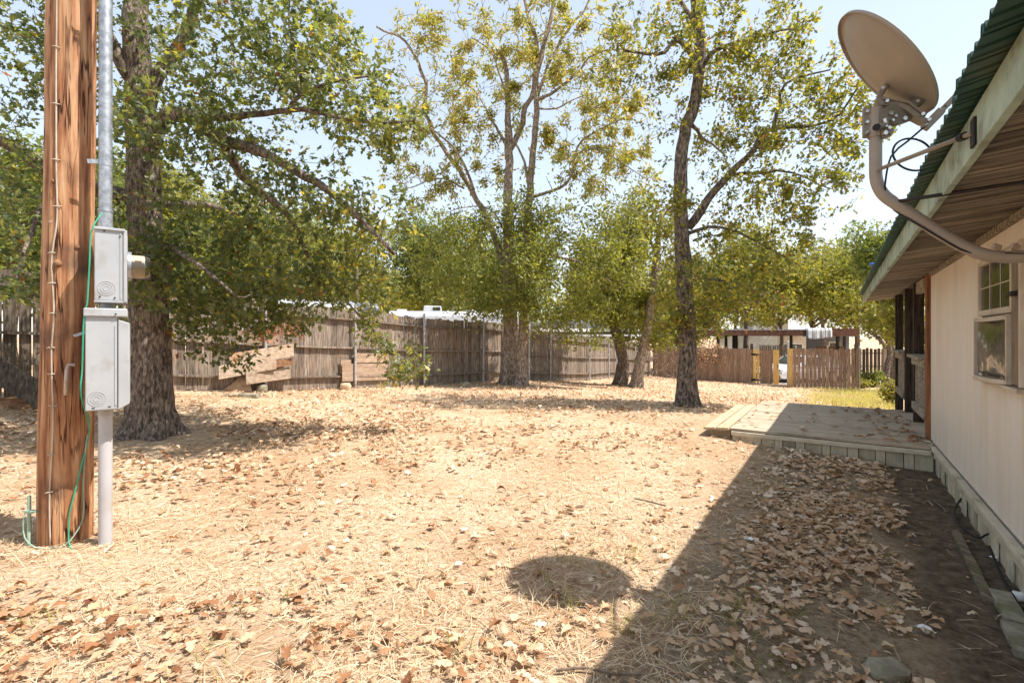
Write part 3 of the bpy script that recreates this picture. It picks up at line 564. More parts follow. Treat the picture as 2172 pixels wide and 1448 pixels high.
T4 = Tree(22); Y4 = 14.1; base4 = np.array([P(1106,815,Y4)[0], Y4, g1(P(1106,815,Y4)[0], Y4)-.05])
T4.limb([base4, P(1106,770,Y4), P(1110,690,Y4), P(1112,620,Y4), P(1118,520,Y4), P(1122,420,Y4), P(1130,330,Y4), P(1138,240,Y4), P(1136,180,Y4), P(1150,110,Y4), P(1170,30,Y4), P(1180,-60,Y4)], .17, .045, step=.14, wob=.015)
T4.limb([P(1124,400,Y4), P(1108,330,Y4), P(1090,300,Y4-.2), P(1075,270,Y4-.3)], .05, .02)
T4.limb([P(1138,210,Y4), P(1160,150,Y4), P(1190,85,Y4), P(1240,20,Y4), P(1262,-30,Y4)], .06, .02)
T4.limb([P(1136,215,Y4), P(1180,190,Y4-.2), P(1220,160,Y4-.3), P(1260,115,Y4-.4), P(1330,105,Y4-.5)], .05, .015)
T4.limb([P(1125,420,Y4), P(1200,390,Y4-.2), P(1225,310,Y4-.3), P(1262,280,Y4-.4), P(1350,240,Y4-.5)], .05, .015)
T4.limb([P(1225,325,Y4-.3), P(1270,316,Y4-.3), P(1320,345,Y4-.3), P(1370,380,Y4-.3)], .03, .01)
T4.limb([P(1120,520,Y4), P(1170,540,Y4-.5), P(1240,560,Y4-.8), P(1300,600,Y4-1)], .05, .015)
T4.limb([P(1136,230,Y4), P(1180,230,Y4+.3), P(1230,205,Y4+.5), P(1290,190,Y4+.6)], .03, .01)
r = T4.r
sparse = [(1180,90,14.1,100,110,1.6,45),(1270,120,13.9,90,100,1.4,45),(1230,230,14.0,100,90,1.5,60),(1320,260,13.8,80,80,1.2,36),(1250,350,14,100,60,1.3,45),(1350,370,13.8,50,60,.8,16),(1150,300,14,60,90,1,24)]
T4.grow(blob_pts(r, [b[:6]+(int(b[6]*1.7),) for b in sparse]), rtip=.0085, step=.3, k=1.5); ns4 = len(T4.paths)
dense = [(1130,455,13.8,100,45,1.2,50),(1220,490,13.6,120,60,1.4,70),(1160,570,13.4,140,75,1.3,105),(1290,560,13.5,90,60,1.1,60),(1140,665,13.4,80,40,.5,34),(1235,660,13.3,70,45,.4,30),(1330,480,13.6,60,50,.9,26),(1200,705,13.3,30,40,.3,8),(1260,730,13.3,16,40,.2,4)]
T4.grow(blob_pts(r, dense), rtip=.006, step=.3, k=1.2, droop=.1)
put_tree('pecan_tree', 'slimmer tree leaning against the pale twisted trunk at the fence corner, leafy low branches', T4, pecan_leaves(T4, ns4, 24, 30), M['bark_pale'], M['leaf_ash'], base4, fine=True, flare=.45)

# --- two leaning trees left of the right oak
T5 = Tree(31); Y5 = 17.2; base5 = np.array([P(1316,812,Y5)[0], Y5, g1(P(1316,812,Y5)[0], Y5)-.05])
T5.limb([base5, P(1322,770,Y5), P(1312,720,Y5), P(1300,680,Y5), P(1294,620,Y5), P(1296,560,Y5), P(1310,480,Y5)], .24, .07, step=.12, wob=.02)
T5.limb([P(1296,660,Y5), P(1275,600,Y5), P(1250,540,Y5)], .09, .03); T5.limb([P(1312,715,Y5), P(1340,688,Y5), P(1358,683,Y5)], .04, .02)
r = T5.r; T5.grow(blob_pts(r, [(1290,560,17,80,70,1.4,70),(1340,640,16.8,60,50,.9,40),(1270,660,16.8,45,40,.6,22),(1330,500,17,60,50,1,30),(1345,720,16.7,30,35,.4,10)]), rtip=.006, step=.3)
put_tree('leaning_tree', 'dark split trunk tree leaning left beside the paler slanting trunk', T5, pecan_leaves(T5, 0, 0, 42, (.12,.2)), M['bark_dark'], M['leaf_ash'], base5, fine=True, flare=.35)
T6 = Tree(32); Y6 = 16.3; base6 = np.array([P(1348,822,Y6)[0], Y6, g1(P(1348,822,Y6)[0], Y6)-.05])
T6.limb([base6, P(1354,790,Y6), P(1364,740,Y6), P(1374,690,Y6), P(1382,640,Y6), P(1388,590,Y6), P(1394,530,Y6), P(1400,460,Y6)], .20, .08, step=.12, wob=.012)
T6.limb([P(1384,640,Y6), P(1400,645,Y6)], .05, .03); T6.limb([P(1380,690,Y6), P(1395,680,Y6), P(1410,655,Y6)], .04, .01)
T6.limb([P(1392,540,Y6), P(1360,480,Y6), P(1330,440,Y6)], .06, .02)
r = T6.r; T6.grow(blob_pts(r, [(1390,500,16.2,70,70,1.4,60),(1420,600,16.2,60,60,1.1,50),(1340,450,16.4,60,50,1,36),(1400,690,16.2,45,40,.7,24)]), rtip=.006, step=.3)
put_tree('leaning_tree', 'pale lichened trunk slanting right in front of the dark split trunk', T6, pecan_leaves(T6, 0, 0, 40, (.1,.17)), M['bark_pale'], M['leaf_bg'], base6, fine=True, flare=.5)

# --- trees beyond the fences
def far_tree(label, px, Y, top, rx, mat, seed, bot=None, dens=1.0, leaf=.24, name='background_tree', trunk=True, group='trees beyond the fences', bark='bark_dark'):
    rr = np.random.default_rng(seed); T = Tree(seed); X = (px-CX)/F_PX*Y; gz0 = g1(X, Y)-.05; base = np.array([X, Y, gz0]); ztop = P(px, top, Y)[2]; hgt = ztop-gz0; R = rx/F_PX*Y
    T.limb([base, base+[.1,0,hgt*.3], base+[-.1,.1,hgt*.6], base+[.05,0,hgt*.9]], .05*hgt**.7, .03, step=.5, wob=.04)
    zb = .22*hgt if bot is None else P(px, bot, Y)[2]-gz0
    for q in range(5):
        a = rr.random()*6.28; h = rr.uniform(.3,.6)*hgt; e = np.array([math.cos(a)*R*.6, math.sin(a)*R*.6, rr.uniform(.15,.35)*hgt])
        st = base+np.array([0,0,h]); T.limb([st, st+e*.5+[0,0,.1], st+e], .03*hgt**.6, .015, step=.5)
    nb = 9; blobs_ = []
    for q in range(nb):
        a = rr.random()*6.28; rad = R*rr.uniform(.2,.72); h = zb+(hgt-zb)*rr.uniform(.12,.86); kk = 1-.45*abs(h/hgt-.45)
        blobs_.append((base+np.array([math.cos(a)*rad*kk, math.sin(a)*rad*kk, h]), R*rr.uniform(.3,.5), rr.random()))
    blobs_.append((base+np.array([0,0,hgt*.86]), R*.42, .5))
    tg = np.concatenate([c+unit(rr.normal(0,1,(14,3)))*rr.random((14,1))**.4*[b_,b_,min(b_,hgt*.2)] for c, b_, _ in blobs_]); T.grow(tg, rtip=.01, step=.5, k=1.5)
    Ls = Leaves()
    for c, b_, tn in blobs_:
        n = int(620*dens*(b_/leaf/6)**1.6)+60; d = unit(rr.normal(0,1,(n,3))); q = rr.random((n,1))**.45*(1+.25*rr.normal(0,1,(n,1))**2*.3)
        p = c+d*q*[b_,b_,min(b_,hgt*.22)]
        Ls.add(p, rr.normal(0,1,(n,3))+[0,0,-.4], rr.normal(0,.6,(n,3))+[.2,-.3,.7], rr.uniform(.5,1.2,n)*leaf, T_CLUMP if leaf > .2 else T_LANCE, np.clip(rr.beta(2,2,n)*.75+tn*.3-.05, 0, 1))
    return put_tree(name, label, T, Ls, M[bark], M[mat], base, group=group, flare=.2)
far = [('yellow-green tree showing through the big oak left of the first fence post', 520, 21, 430, 150, 'leaf_bg', 640, 1.2),
       ('bright leafy tree behind the fence above the first white trailer', 650, 24, 470, 110, 'leaf_bg', 655, 1.1),
       ('dense tree behind the left fence beyond the utility pole', 180, 17, 330, 240, 'leaf_bg_green', 640, 1.1),
       ('low olive tree between the two white trailers far behind the fence', 800, 42, 592, 130, 'leaf_bg', 690, 1.1),
       ('dark green tree rising behind the long white trailer', 930, 27, 455, 100, 'leaf_bg_green', 650, 1.3),
       ('broad bright green tree behind the corner of the fence', 1120, 30, 500, 130, 'leaf_bg_green', 690, 1.1),
       ('small pale tree in the gap over the neighbour roof', 1225, 48, 620, 70, 'leaf_bg', 715, 1.0),
       ('loose yellow-green tree behind the two leaning trunks', 1370, 33, 560, 95, 'leaf_bg', 745, 1.0),
       ('yellow-green bush spilling over the fence between leaning trunk and oak', 1440, 29.5, 668, 50, 'leaf_bg', 775, 1.2),
       ('shady green tree left of the white house, over the carport roof', 1560, 52, 585, 85, 'leaf_bg_green', 670, 1.2),
       ('tree with visible grey trunk rising behind the carport roof', 1656, 40, 575, 85, 'leaf_bg', 665, .8),
       ('yellowing tree above the striped towel on the carport', 1745, 44, 560, 95, 'leaf_bg', 670, 1.1),
       ('tall green conifer-like tree peeking past the dish mast and the eave', 1885, 27, 480, 75, 'leaf_bg_green', 640, 1.2),
       ('pale leafy tree behind the far corner post of the porch', 1880, 24, 575, 70, 'leaf_bg', 725, 1.0),
       ('bright tree seen between the dark porch posts', 1935, 19, 560, 60, 'leaf_bg', 735, 1.0),
       ('distant hazy tree line clump behind the right oak trunk', 1480, 60, 610, 90, 'leaf_bg', 725, 1.1),
       ('rounded tree at the far left edge beyond the dark fence', 20, 14, 300, 180, 'leaf_bg_green', 620, 1.0),
       ('wide yellow-green tree filling the gap left of the long white trailer', 705, 30, 500, 140, 'leaf_bg', 660, 1.1),
       ('dark bushy tree directly behind the long trailer roof', 1010, 33, 520, 110, 'leaf_bg_green', 660, 1.2),
       ('hazy olive tree between the fence corner and the leaning trunks', 1265, 40, 545, 110, 'leaf_bg', 700, 1.1),
       ('yellow tree behind the right oak trunk over the brown fence', 1470, 36, 530, 110, 'leaf_bg', 690, 1.1),
       ('large loose tree over the left half of the carport roof', 1580, 37, 500, 110, 'leaf_bg', 650, 1.1),
       ('wide tree filling the sky gap right of the grey trunk over the carport', 1720, 50, 530, 130, 'leaf_bg', 660, 1.2),
       ('tall yellowing tree left of the dark eave end', 1815, 36, 520, 90, 'leaf_bg', 690, 1.2),
       ('green tree far behind the first fence posts', 560, 34, 460, 160, 'leaf_bg_green', 660, 1.1),
       ('green tree rising beyond the left fence near the pole', 330, 22, 380, 190, 'leaf_bg', 650, 1.1)]
for i, (lb, px, Y, top, rx, mt, bot, dn) in enumerate(far):
    far_tree(lb, px, Y, top, rx*1.25, mt, 100+i, bot, dn*1.15, leaf=.14+.0042*Y)

# ------------------------------------------------------------------ plank fences
def picket_mesh(name, w, h, th, dog=.035):
    mb = MB(); mb.prism([(-w/2,0),(w/2,0),(w/2,h-dog),(w/2-dog*.8,h),(-w/2+dog*.8,h),(-w/2,h-dog)], -th/2, th/2); return mb.mesh(name)
def fence(name, label, path, h, mat, posts, rails=(.16,.52,.88), gap=.004, pw=.138, post_r=.03, rail_side=1, skip=None, seed=0, group='plank fences around the yard', post_mat='old_galv', rail_mat=None, hvar=.02, step_h=True, post_h=.12, postlab=None, base_fn=None, post_off=.115):
    rr = random.Random(seed); path = [np.array(p[:2], float) for p in path]
    root = thing(name, label, 'fence', (path[0][0], path[0][1], g1(*path[0])), group=group); ro = np.array(root.location)
    meshes = [picket_mesh('picket', pw*s_, h*q, .018) for s_, q in ((1,1),(.985,1.008),(1.0,.994))]
    for m_ in meshes: m_.materials.append(mat)
    hb = base_fn or (lambda x, y: g1(x, y))
    seglen = [np.linalg.norm(b-a) for a, b in zip(path, path[1:])]
    for si, (a, b) in enumerate(zip(path, path[1:])):
        d = (b-a)/seglen[si]; ang = math.atan2(d[1], d[0]); nrm = np.array([d[1], -d[0]])*rail_side; n = (math.ceil if gap < .01 else int)(seglen[si]/(pw+gap)); pitch = seglen[si]/n
        for i in range(n):
            s_ = (i+.5)*pitch; p = a+d*s_
            if skip and skip(si, s_, p): continue
            z = hb(*p)+.02+rr.uniform(-hvar, hvar)
            inst('picket', rr.choice(meshes), root, Vector((p[0]+nrm[0]*rr.uniform(-.003,.003), p[1]+nrm[1]*rr.uniform(-.003,.003), z))-Vector(ro), (rr.uniform(-.008,.008), rr.uniform(-.008,.008), ang+rr.uniform(-.02,.02)), (1,1,rr.uniform(.99,1.01)))
        # rails run from post to post, on the yard side
        marks = [0]+[q for (s2, q) in posts if s2 == si]+[seglen[si]]
        marks = sorted(set(marks))
        for q0, q1 in zip(marks, marks[1:]):
            if q1-q0 < .1: continue
            for rf in rails:
                pa = a+d*(q0+.004); pb = a+d*(q1-.004)
                if skip and (skip(si, (q0+q1)/2, (pa+pb)/2)): continue
                off = nrm*.03; za = hb(*pa)+h*rf; zb_ = hb(*pb)+h*rf; mb = MB(); nseg = 4; top = []
                for u in np.linspace(0, 1, nseg+1):
                    p = pa*(1-u)+pb*u; z = za*(1-u)+zb_*u-.012*math.sin(u*math.pi)*rr.random()
                    for dx, dz in ((.0095,0),(.082,0),(.082,.042),(.0095,.042)): top.append((p[0]+nrm[0]*dx, p[1]+nrm[1]*dx, z+dz-.02))
                f = [(k*4+j, k*4+(j+1) % 4, (k+1)*4+(j+1) % 4, (k+1)*4+j) for k in range(nseg) for j in range(4)]+[(3,2,1,0),tuple(nseg*4+j for j in range(4))]
                mb.add(top, f); part('rail', mb, rail_mat or mat, root)
    for si, q in posts:
        a, b = path[si], path[si+1]; d = (b-a)/seglen[si]; nrm = np.array([d[1], -d[0]])*rail_side; p = a+d*q+nrm*post_off
        mb = MB(); z0 = hb(*p)-.1; top = z0+.1+h+post_h
        mb.tube([(p[0],p[1],z0),(p[0]+rr.uniform(-.02,.02),p[1],top)], post_r, 12); mb.sphere((p[0],p[1],top), post_r*1.15, 10, 5, (1,1,.6))
        part('post', mb, M[post_mat], root, smooth=50)
    return root
def seg_q(path, X, Y):                                     # distance along the nearest segment
    best = None
    for i, (a, b) in enumerate(zip(path, path[1:])):
        a = np.array(a[:2]); b = np.array(b[:2]); d = b-a; L_ = np.linalg.norm(d); u = np.dot(np.array([X,Y])-a, d)/L_; e = abs(np.cross(d/L_, np.array([X,Y])-a))
        if -.3 < u < L_+.3 and (best is None or e < best[2]): best = (i, min(max(u,.02),L_-.02), e)
    return best[:2]
LP = [(-7.75,5.8),(-7.3,7.1),(-6.4,9.2),(-5.1,10.25),(-3.72,11.9),(-2.5,13.75),(-.95,15.35),(-.27,16.05)]
lposts = [seg_q(LP, *q) for q in ((-5.05,10.2),(-3.8,11.8),(-2.47,13.7),(-.95,15.3),(-.27,16.0))]
left_fence = fence('plank_fence', 'tall weathered grey plank fence with steel posts between big oak and inside corner', LP[2:], 1.86, M['fence'], [(s_-2, q) for s_, q in lposts], seed=1)
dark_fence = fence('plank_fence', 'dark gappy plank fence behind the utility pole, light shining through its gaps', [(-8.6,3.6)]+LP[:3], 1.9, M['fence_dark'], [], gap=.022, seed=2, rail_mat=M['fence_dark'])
RP = [(-.20,16.15),(1.32,18.05),(2.98,19.75),(4.75,22.95),(7.8,27.9)]
right_fence = fence('plank_fence', 'grey plank fence dappled with shade between the twin-trunk corner and the leaning trees', RP, 1.74, M['fence'], [seg_q(RP,*q) for q in ((.5,17.0),(1.32,18),(2.98,19.7),(4.2,21.9),(4.75,22.9),(6.2,25.3))], seed=3)
GL = [(7.85,27.6),(11.45,24.2)]                             # gate fence, boards towards the yard
gl_end = P(1596,800,24.15)[:2]; GL[1] = tuple(gl_end)
fence('plank_fence', 'brown board fence left of the gate, vine over its top', GL, 1.72, M['gate_wood'], [], rail_side=-1, seed=4, gap=.006, hvar=.012)
gr0 = P(1682,812,22.2)[:2]; gr1 = P(1824,826,20.9)[:2]
rf = fence('plank_fence', 'freestanding brown board fence panel right of the gate opening, light between its boards', [gr0, gr1], 1.74, M['gate_wood'], [(0,.1),(0,1.3),(0,float(np.linalg.norm(np.array(gr1)-np.array(gr0)))-.02)], rail_side=-1, seed=5, gap=.011, hvar=.015, post_r=.028)
bf0 = P(1812,800,25.5)[:2]; bf1 = P(2010,805,24.5)[:2]
fence('plank_fence', 'dark picket fence at the back beyond the porch posts', [bf0, bf1], 1.85, M['fence_dark'], [], rail_side=1, seed=6, gap=.03)
mb = MB(); p = P(1876,810,24.6); z0 = g1(p[0],p[1]); mb.box((p[0],p[1],z0+.97),(.13,.12,2.0)); mb.box((p[0],p[1],z0+1.99),(.15,.14,.04)); solo('fence_post', mb, M['plank'], 'stout brown wooden post against the dark back fence', 'post', bevel=.008)

# yellow trimmed gate
ga = np.array(P(1598,800,24.1)[:2]); gb = np.array(P(1653,810,23.1)[:2]); gd = (gb-ga)/np.linalg.norm(gb-ga); gang = math.atan2(gd[1], gd[0]); GLn = np.linalg.norm(gb-ga)
gate = thing('garden_gate', 'plank gate with two yellow edge boards and black strap hinges, standing ajar', 'gate', (*ga, g1(*ga)), gang)
def gpart(name, x0, x1, z0, z1, y0, y1, mat, **k): return part(name, MB().box2((x0,y0,z0),(x1,y1,z1)), mat, gate, local=True, **k)
gpart('yellow_board', .0, .14, .0, 1.72, -.03, -.008, M['yellow_wood'], bevel=.004); gpart('yellow_board', .185, .30, .0, 1.70, -.03, -.008, M['yellow_wood'], bevel=.004)
gpart('yellow_board', GLn-.27, GLn-.01, .0, 1.70, -.034, -.01, M['yellow_wood'], bevel=.004)
nb = 6; pw_ = (GLn-.30-.345)/nb
for i in range(nb): gpart('board', .345+i*pw_+.003, .345+(i+1)*pw_-.003, random.uniform(.0,.05), random.uniform(1.64,1.69), -.026, -.008, M['gate_wood'])
for z in (.35,1.4): gpart('rail', .02, GLn+.05, z-.045, z+.045, -.004, .034, M['gate_wood'])
for z in (.24,1.46):
    mb = MB(); mb.prism([(-.10,z+.03),(.0,z+.06),(.16,z+.035),(.42,z+.012),(.42,z-.012),(.16,z-.035),(0,z-.06),(-.10,z-.03)], -.044, -.032); part('hinge', mb, M['iron'], gate, local=True)
mb = MB(); mb.tube([(GLn-.05,-.035,.82),(GLn-.04,-.075,.88),(GLn-.04,-.075,1.0),(GLn-.05,-.035,1.05)], .012, 6); part('handle', mb, M['iron'], gate, local=True)
gp = P(1677,815,22.35); z0 = g1(gp[0],gp[1]); mb = MB(); mb.box((gp[0],gp[1],z0+.87),(.20,.03,1.76), Matrix.Rotation(gang,3,'Z')); solo('gate_post', mb, M['yellow_wood'], 'single yellow board on the latch side of the gate opening', 'post', bevel=.004)
gp2 = P(1671.5,815,22.5); z0 = g1(gp2[0],gp2[1]); mb = MB(); mb.tube([(gp2[0],gp2[1],z0),(gp2[0],gp2[1],z0+2.05)], .045, 10); mb.sphere((gp2[0],gp2[1],z0+2.05), .055, 10, 6); solo('gate_pipe_post', mb, M['old_galv'], 'round steel post with a cap rising behind the latch-side yellow board', 'post', smooth=50)
a_ = P(1585,800,23.9); b_ = P(1671,825,22.2); mb = MB(); q = [np.array([a_[0]*(1-u)+b_[0]*u, a_[1]*(1-u)+b_[1]*u-.1, 0]) for u in np.linspace(0,1,9)]
for w in q: w[2] = g1(w[0],w[1])+.04
mb.tube(q, .05, 7); solo('fallen_log', mb, M['plank'], 'pale pole lying on the ground under the gate', 'log', smooth=60)
mb = MB(); p = P(1600,790,24.3); z0 = g1(p[0],p[1]); mb.box((p[0]-.08,p[1]+.1,z0+.98),(.1,.1,2.0)); solo('gate_post', mb, M['porch_dark'], 'dark square post rising behind the gate hinges', 'post', bevel=.005)

# dry vine on the fence top
Lv = Leaves(); rr = np.random.default_rng(77); mbv = MB(); vb = P(1500,745,26.0)
for i in range(26):
    p = P(rr.uniform(1478,1522), rr.uniform(728,748), rr.uniform(25.2,26.0)); q = [p+np.array([0,-.02*k_,0])+rr.normal(0,.10,3)+np.array([.05*k_*rr.normal(),0,-.11*k_]) for k_ in range(6)]; mbv.tube(q, .008, 4)
    for w in q: Lv.add(w+rr.normal(0,.13,(7,3)), rr.normal(0,1,(7,3)), rr.normal(0,1,(7,3)), rr.uniform(.05,.11,7), T_LITF, rr.uniform(.2,.9,7))
vine = thing('dry_vine', 'brown dead vine hanging over the top of the board fence left of the gate', 'vine', tuple(vb)); o = part('stems', mbv, M['twig'], vine); o['kind'] = 'stuff'
part('leaves', Lv.mesh('leaves', vb), M['leaf_dry'], vine)['kind'] = 'stuff'
# grey dead brush at the inside of the far fence corner
mbv = MB(); vb = P(1400,790,24.5)
for i in range(46):
    p = P(rr.uniform(1372,1445), rr.uniform(735,800), rr.uniform(23.5,25.5)); d = unit(rr.normal(0,1,3)); q = [p+d*k_*.22+rr.normal(0,.07,3)+np.array([0,0,-.04*k_*k_]) for k_ in range(6)]; mbv.tube(q, [.014,.012,.01,.008,.006,.004], 4)
brush = solo('brush_pile', mbv, M['twig'], 'tangle of bare grey dead branches in the far fence corner', 'brush'); brush['kind'] = 'stuff'

# boards and patches along the left fence
def fence_frame(px, off=.06):                              # a point on the left fence face seen at px, and its directions
    for a, b in zip(LP, LP[1:]):
        a = np.array(a); b = np.array(b); k_ = (px-CX)/F_PX; d = b-a; den = d[0]-k_*d[1]
        u = (k_*a[1]-a[0])/den
        if 0 <= u <= 1: d = d/np.linalg.norm(d); n_ = np.array([d[1],-d[0]]); p = a+(b-a)*u+n_*off; return p, d, n_
def board_on_fence(px0, py0, px1, py1, wpx, off, th, mat, name, label, cat, group=None, tilt=0.0):
    p, d, n_ = fence_frame((px0+px1)/2, off); k0, k1 = (px0-CX)/F_PX, (px1-CX)/F_PX
    def hit(k_): u = (p[0]-k_*p[1])/(k_*d[1]-d[0]); return p+d*u
    A = hit(k0); B = hit(k1); za = CAM_H+(HY-py0)/F_PX*A[1]; zb_ = CAM_H+(HY-py1)/F_PX*B[1]; w = wpx/F_PX*(A[1]+B[1])/2
    v = []
    for q, z in ((A,za),(B,zb_)):
        for zz1, o1 in ((w/2,0),(-w/2,tilt)):
            for t_ in (0, th): v.append((q[0]+n_[0]*(t_+o1), q[1]+n_[1]*(t_+o1), z+zz1))
    mb = MB(); mb.add(v, [(0,2,3,1),(4,5,7,6),(0,1,5,4),(2,6,7,3),(1,3,7,5),(0,4,6,2)])
    return solo(name, mb, mat, label, cat, bevel=.003, group=group)
G = 'loose boards leaning on the left fence'
board_on_fence(486,764,622,742,27,.12,.03,M['plank'],'loose_board','top pale board of the slanting stack leaning behind the first steel post','board',G,.03)
board_on_fence(463,790,585,768,28,.17,.03,M['plank'],'loose_board','long middle board of the slanting stack, its end sticking out farthest left','board',G,.03)
board_on_fence(520,802,614,790,25,.14,.03,M['plank'],'loose_board','lowest pale board of the slanting stack by the first steel post','board',G,.03)
board_on_fence(583,772,618,767,15,.20,.02,M['brown_block'],'loose_board','short brown board nailed across the right end of the slanting stack','board',G)
board_on_fence(524,722,592,722,22,.05,.018,M['plywood'],'plywood_patch','small plywood patch on the fence under the russet leaves','panel')
board_on_fence(725,790,820,788,36,.055,.018,M['plywood'],'plywood_patch','wide plywood patch low on the fence right of the second steel post','panel')
board_on_fence(752,759,824,759,20,.05,.018,M['plywood'],'plywood_patch','narrow plywood strip above the wide patch right of the second steel post','panel')
board_on_fence(722,778,744,778,30,.06,.02,M['plywood'],'plywood_patch','small plywood square just left of the second steel post','panel')
# broken panel corner and stones at its foot
p = pg(497,832); mb = MB(); mb.prism([(-.34,0),(.26,0),(.20,.36),(.08,.34),(-.10,.16)], -.02, .02, Matrix.Rotation(.45,3,'Z')@Matrix.Rotation(-.25,3,'X'), p+[0,.1,-.01]); solo('broken_panel', mb, M['plywood'], 'broken triangular scrap of panel leaning under the slanting boards', 'panel')
p = pg(512,842); mb = MB(); mb.box(p+[0,0,.03],(.62,.22,.07), Matrix.Rotation(.12,3,'Z')); solo('paving_slab', mb, M['stone'], 'flat grey slab on the ground below the slanting boards', 'slab', bevel=.012)
def rock(px, py, r_, label, mat, sc=(1,.8,.7), name='rock', seed=0, cat='rock', group=None, xyz=None):
    p = pg(px, py) if xyz is None else np.array(xyz); mb = MB(); mb.sphere((0,0,0), 1, 14, 9); v = mb.v[0]
    for i in range(len(v)):
        k_ = 1+.28*mnoise.noise(Vector(v[i]*1.3)+Vector((seed*7.1,0,0)))+.12*mnoise.noise(Vector(v[i]*3.1)+Vector((seed*3.3,5,0))); v[i] = np.clip(v[i]*k_, -.82, .82)*r_*np.array(sc)+p+np.array([0,0,r_*sc[2]*.55])
    return solo(name, mb, mat, label, cat, smooth=50, group=group)
rock(733,826,.15,'tan block of stone at the foot of the second steel post',M['rock_tan'],(1,.8,.75),seed=1)
rock(556,832,.13,'rough stone tucked left of the first steel post base',M['stone'],(.9,.7,.9),seed=2)
rock(832,819,.14,'pale stone under the hanging yellow-green oak twig',M['rock_tan'],(1.3,.8,.5),seed=3)
rock(986,822,.13,'small grey stone at the fence foot between third and fourth steel posts',M['stone'],(1,.7,.9),seed=4)
# far left: leaning board and timber block
p = P(40,812,6.6); mb = MB(); mb.box((p[0],p[1],p[2]),(.95,.035,.30), Matrix.Rotation(.55,3,'Y')@Matrix.Rotation(-.25,3,'X')); solo('loose_board', mb, M['fence_dark'], 'dark stained board leaning at an angle on the gappy fence', 'board', bevel=.004)
p = pg(60,868); mb = MB(); mb.box((p[0]-.08,p[1]+.12,p[2]+.075),(.62,.2,.16), Matrix.Rotation(.1,3,'Z')); solo('timber_block', mb, M['brown_block'], 'short brown timber block on the leaves left of the pole', 'block', bevel=.01)
# russet dead twig and its leaves on the fence
Lr = Leaves(); c = P(578,705,9.2); n = 210; rr = np.random.default_rng(5); pos = np.concatenate([P(585,695,9.2)+rr.normal(0,1,(150,3))*[.24,.1,.10], P(628,700,9.2)+rr.normal(0,1,(30,3))*[.08,.06,.06], P(560,715,9.2)+rr.normal(0,1,(40,3))*[.16,.08,.09]]); n = len(pos)
Lr.add(pos, rr.normal(0,1,(n,3))+[0,0,-1], rr.normal(0,1,(n,3)), rr.uniform(.042,.095,n), T_OAKF, rr.random(n)); mbv = MB()
for i in range(7): e = pos[rr.integers(n)]; mbv.tube([P(600,655,8.9), P(590,680,9.1)+rr.normal(0,.05,3), e], [.008,.006,.003], 4)
dt = thing('dead_branch', 'hanging dead twig of russet leaves in front of the first steel post', 'branch', tuple(c)); part('stems', mbv, M['twig'], dt)['kind'] = 'stuff'; part('leaves', Lr.mesh('leaves', c), M['leaf_red'], dt)['kind'] = 'stuff'

# ------------------------------------------------------------------ the house at the right (built in its own axes: x away from the lawn, y along the wall)
HR = H(.8, 3.0, 0)
house = thing('mobile_home', 'cream sided house with green metal eave and weathered wood soffit along the right edge', 'house', tuple(HR), math.atan2(NY, NX))
def hl(l, a, z): return np.array([l-.8, a-3.0, z])
def hbox(name, l0, l1, a0, a1, z0, z1, mat, bevel=0, label=None, parent=None): return part(name, MB().box2(hl(l0,a0,z0), hl(l1,a1,z1)), mat, parent or house, local=True, bevel=bevel, label=label)
ZT, ZS = .21, 1.945                                        # floor line, wall top
A_END = 6.66
WL = .79
hbox('wall', WL+.014, 4.6, -4.5, A_END-.004, -.25, ZS+.12, M['siding'])
i = 0; a = 0.0; rr = random.Random(4)
while a < A_END-.02:
    w = rr.choice((.10,.20,.20,.10,.30)); a1 = min(a+w, A_END)
    if not (a1 > 3.40 and a < 4.46): hbox('siding_panel', WL, WL+.012, a+.004, a1-.004, ZT+.012, ZS+.05, M['siding'], bevel=.002)
    else:
        hbox('siding_panel', WL, WL+.012, a+.004, a1-.004, ZT+.012, 1.035, M['siding'], bevel=.002); hbox('siding_panel', WL, WL+.012, a+.003, a1-.003, 1.795, ZS+.05, M['siding'], bevel=.002)
    a = a1
# skirting: ledge, then leaning boards below it
hbox('skirt_ledge', WL-.05, WL-.003, -1.0, A_END+.05, ZT-.028, ZT, M['trimpaint'], bevel=.004)
hbox('skirt_trim', WL-.036, WL-.016, -1.0, A_END+.05, ZT-.085, ZT-.031, M['trimpaint'], bevel=.003)
a = -.5; k_ = 0
while a < A_END-.03:
    w = rr.uniform(.12,.17); z_ = float(gs(*H(WL-.03, a+.07)[:2]))-.03; o_ = (.0,.012)[k_ % 2]; mb = MB()
    mb.prism([(0,0),(w,0),(w,ZT-.06-z_),(0,ZT-.06-z_)], 0, .012, Matrix.Rotation(math.radians(90),3,'Z')@Matrix.Rotation(rr.uniform(-.03,.03),3,'Y'), hl(WL-.012+o_-rr.uniform(0,.008), a, z_)); part('skirt_board', mb, M['skirt'], house, local=True, bevel=.002); a += w+.004; k_ += 1
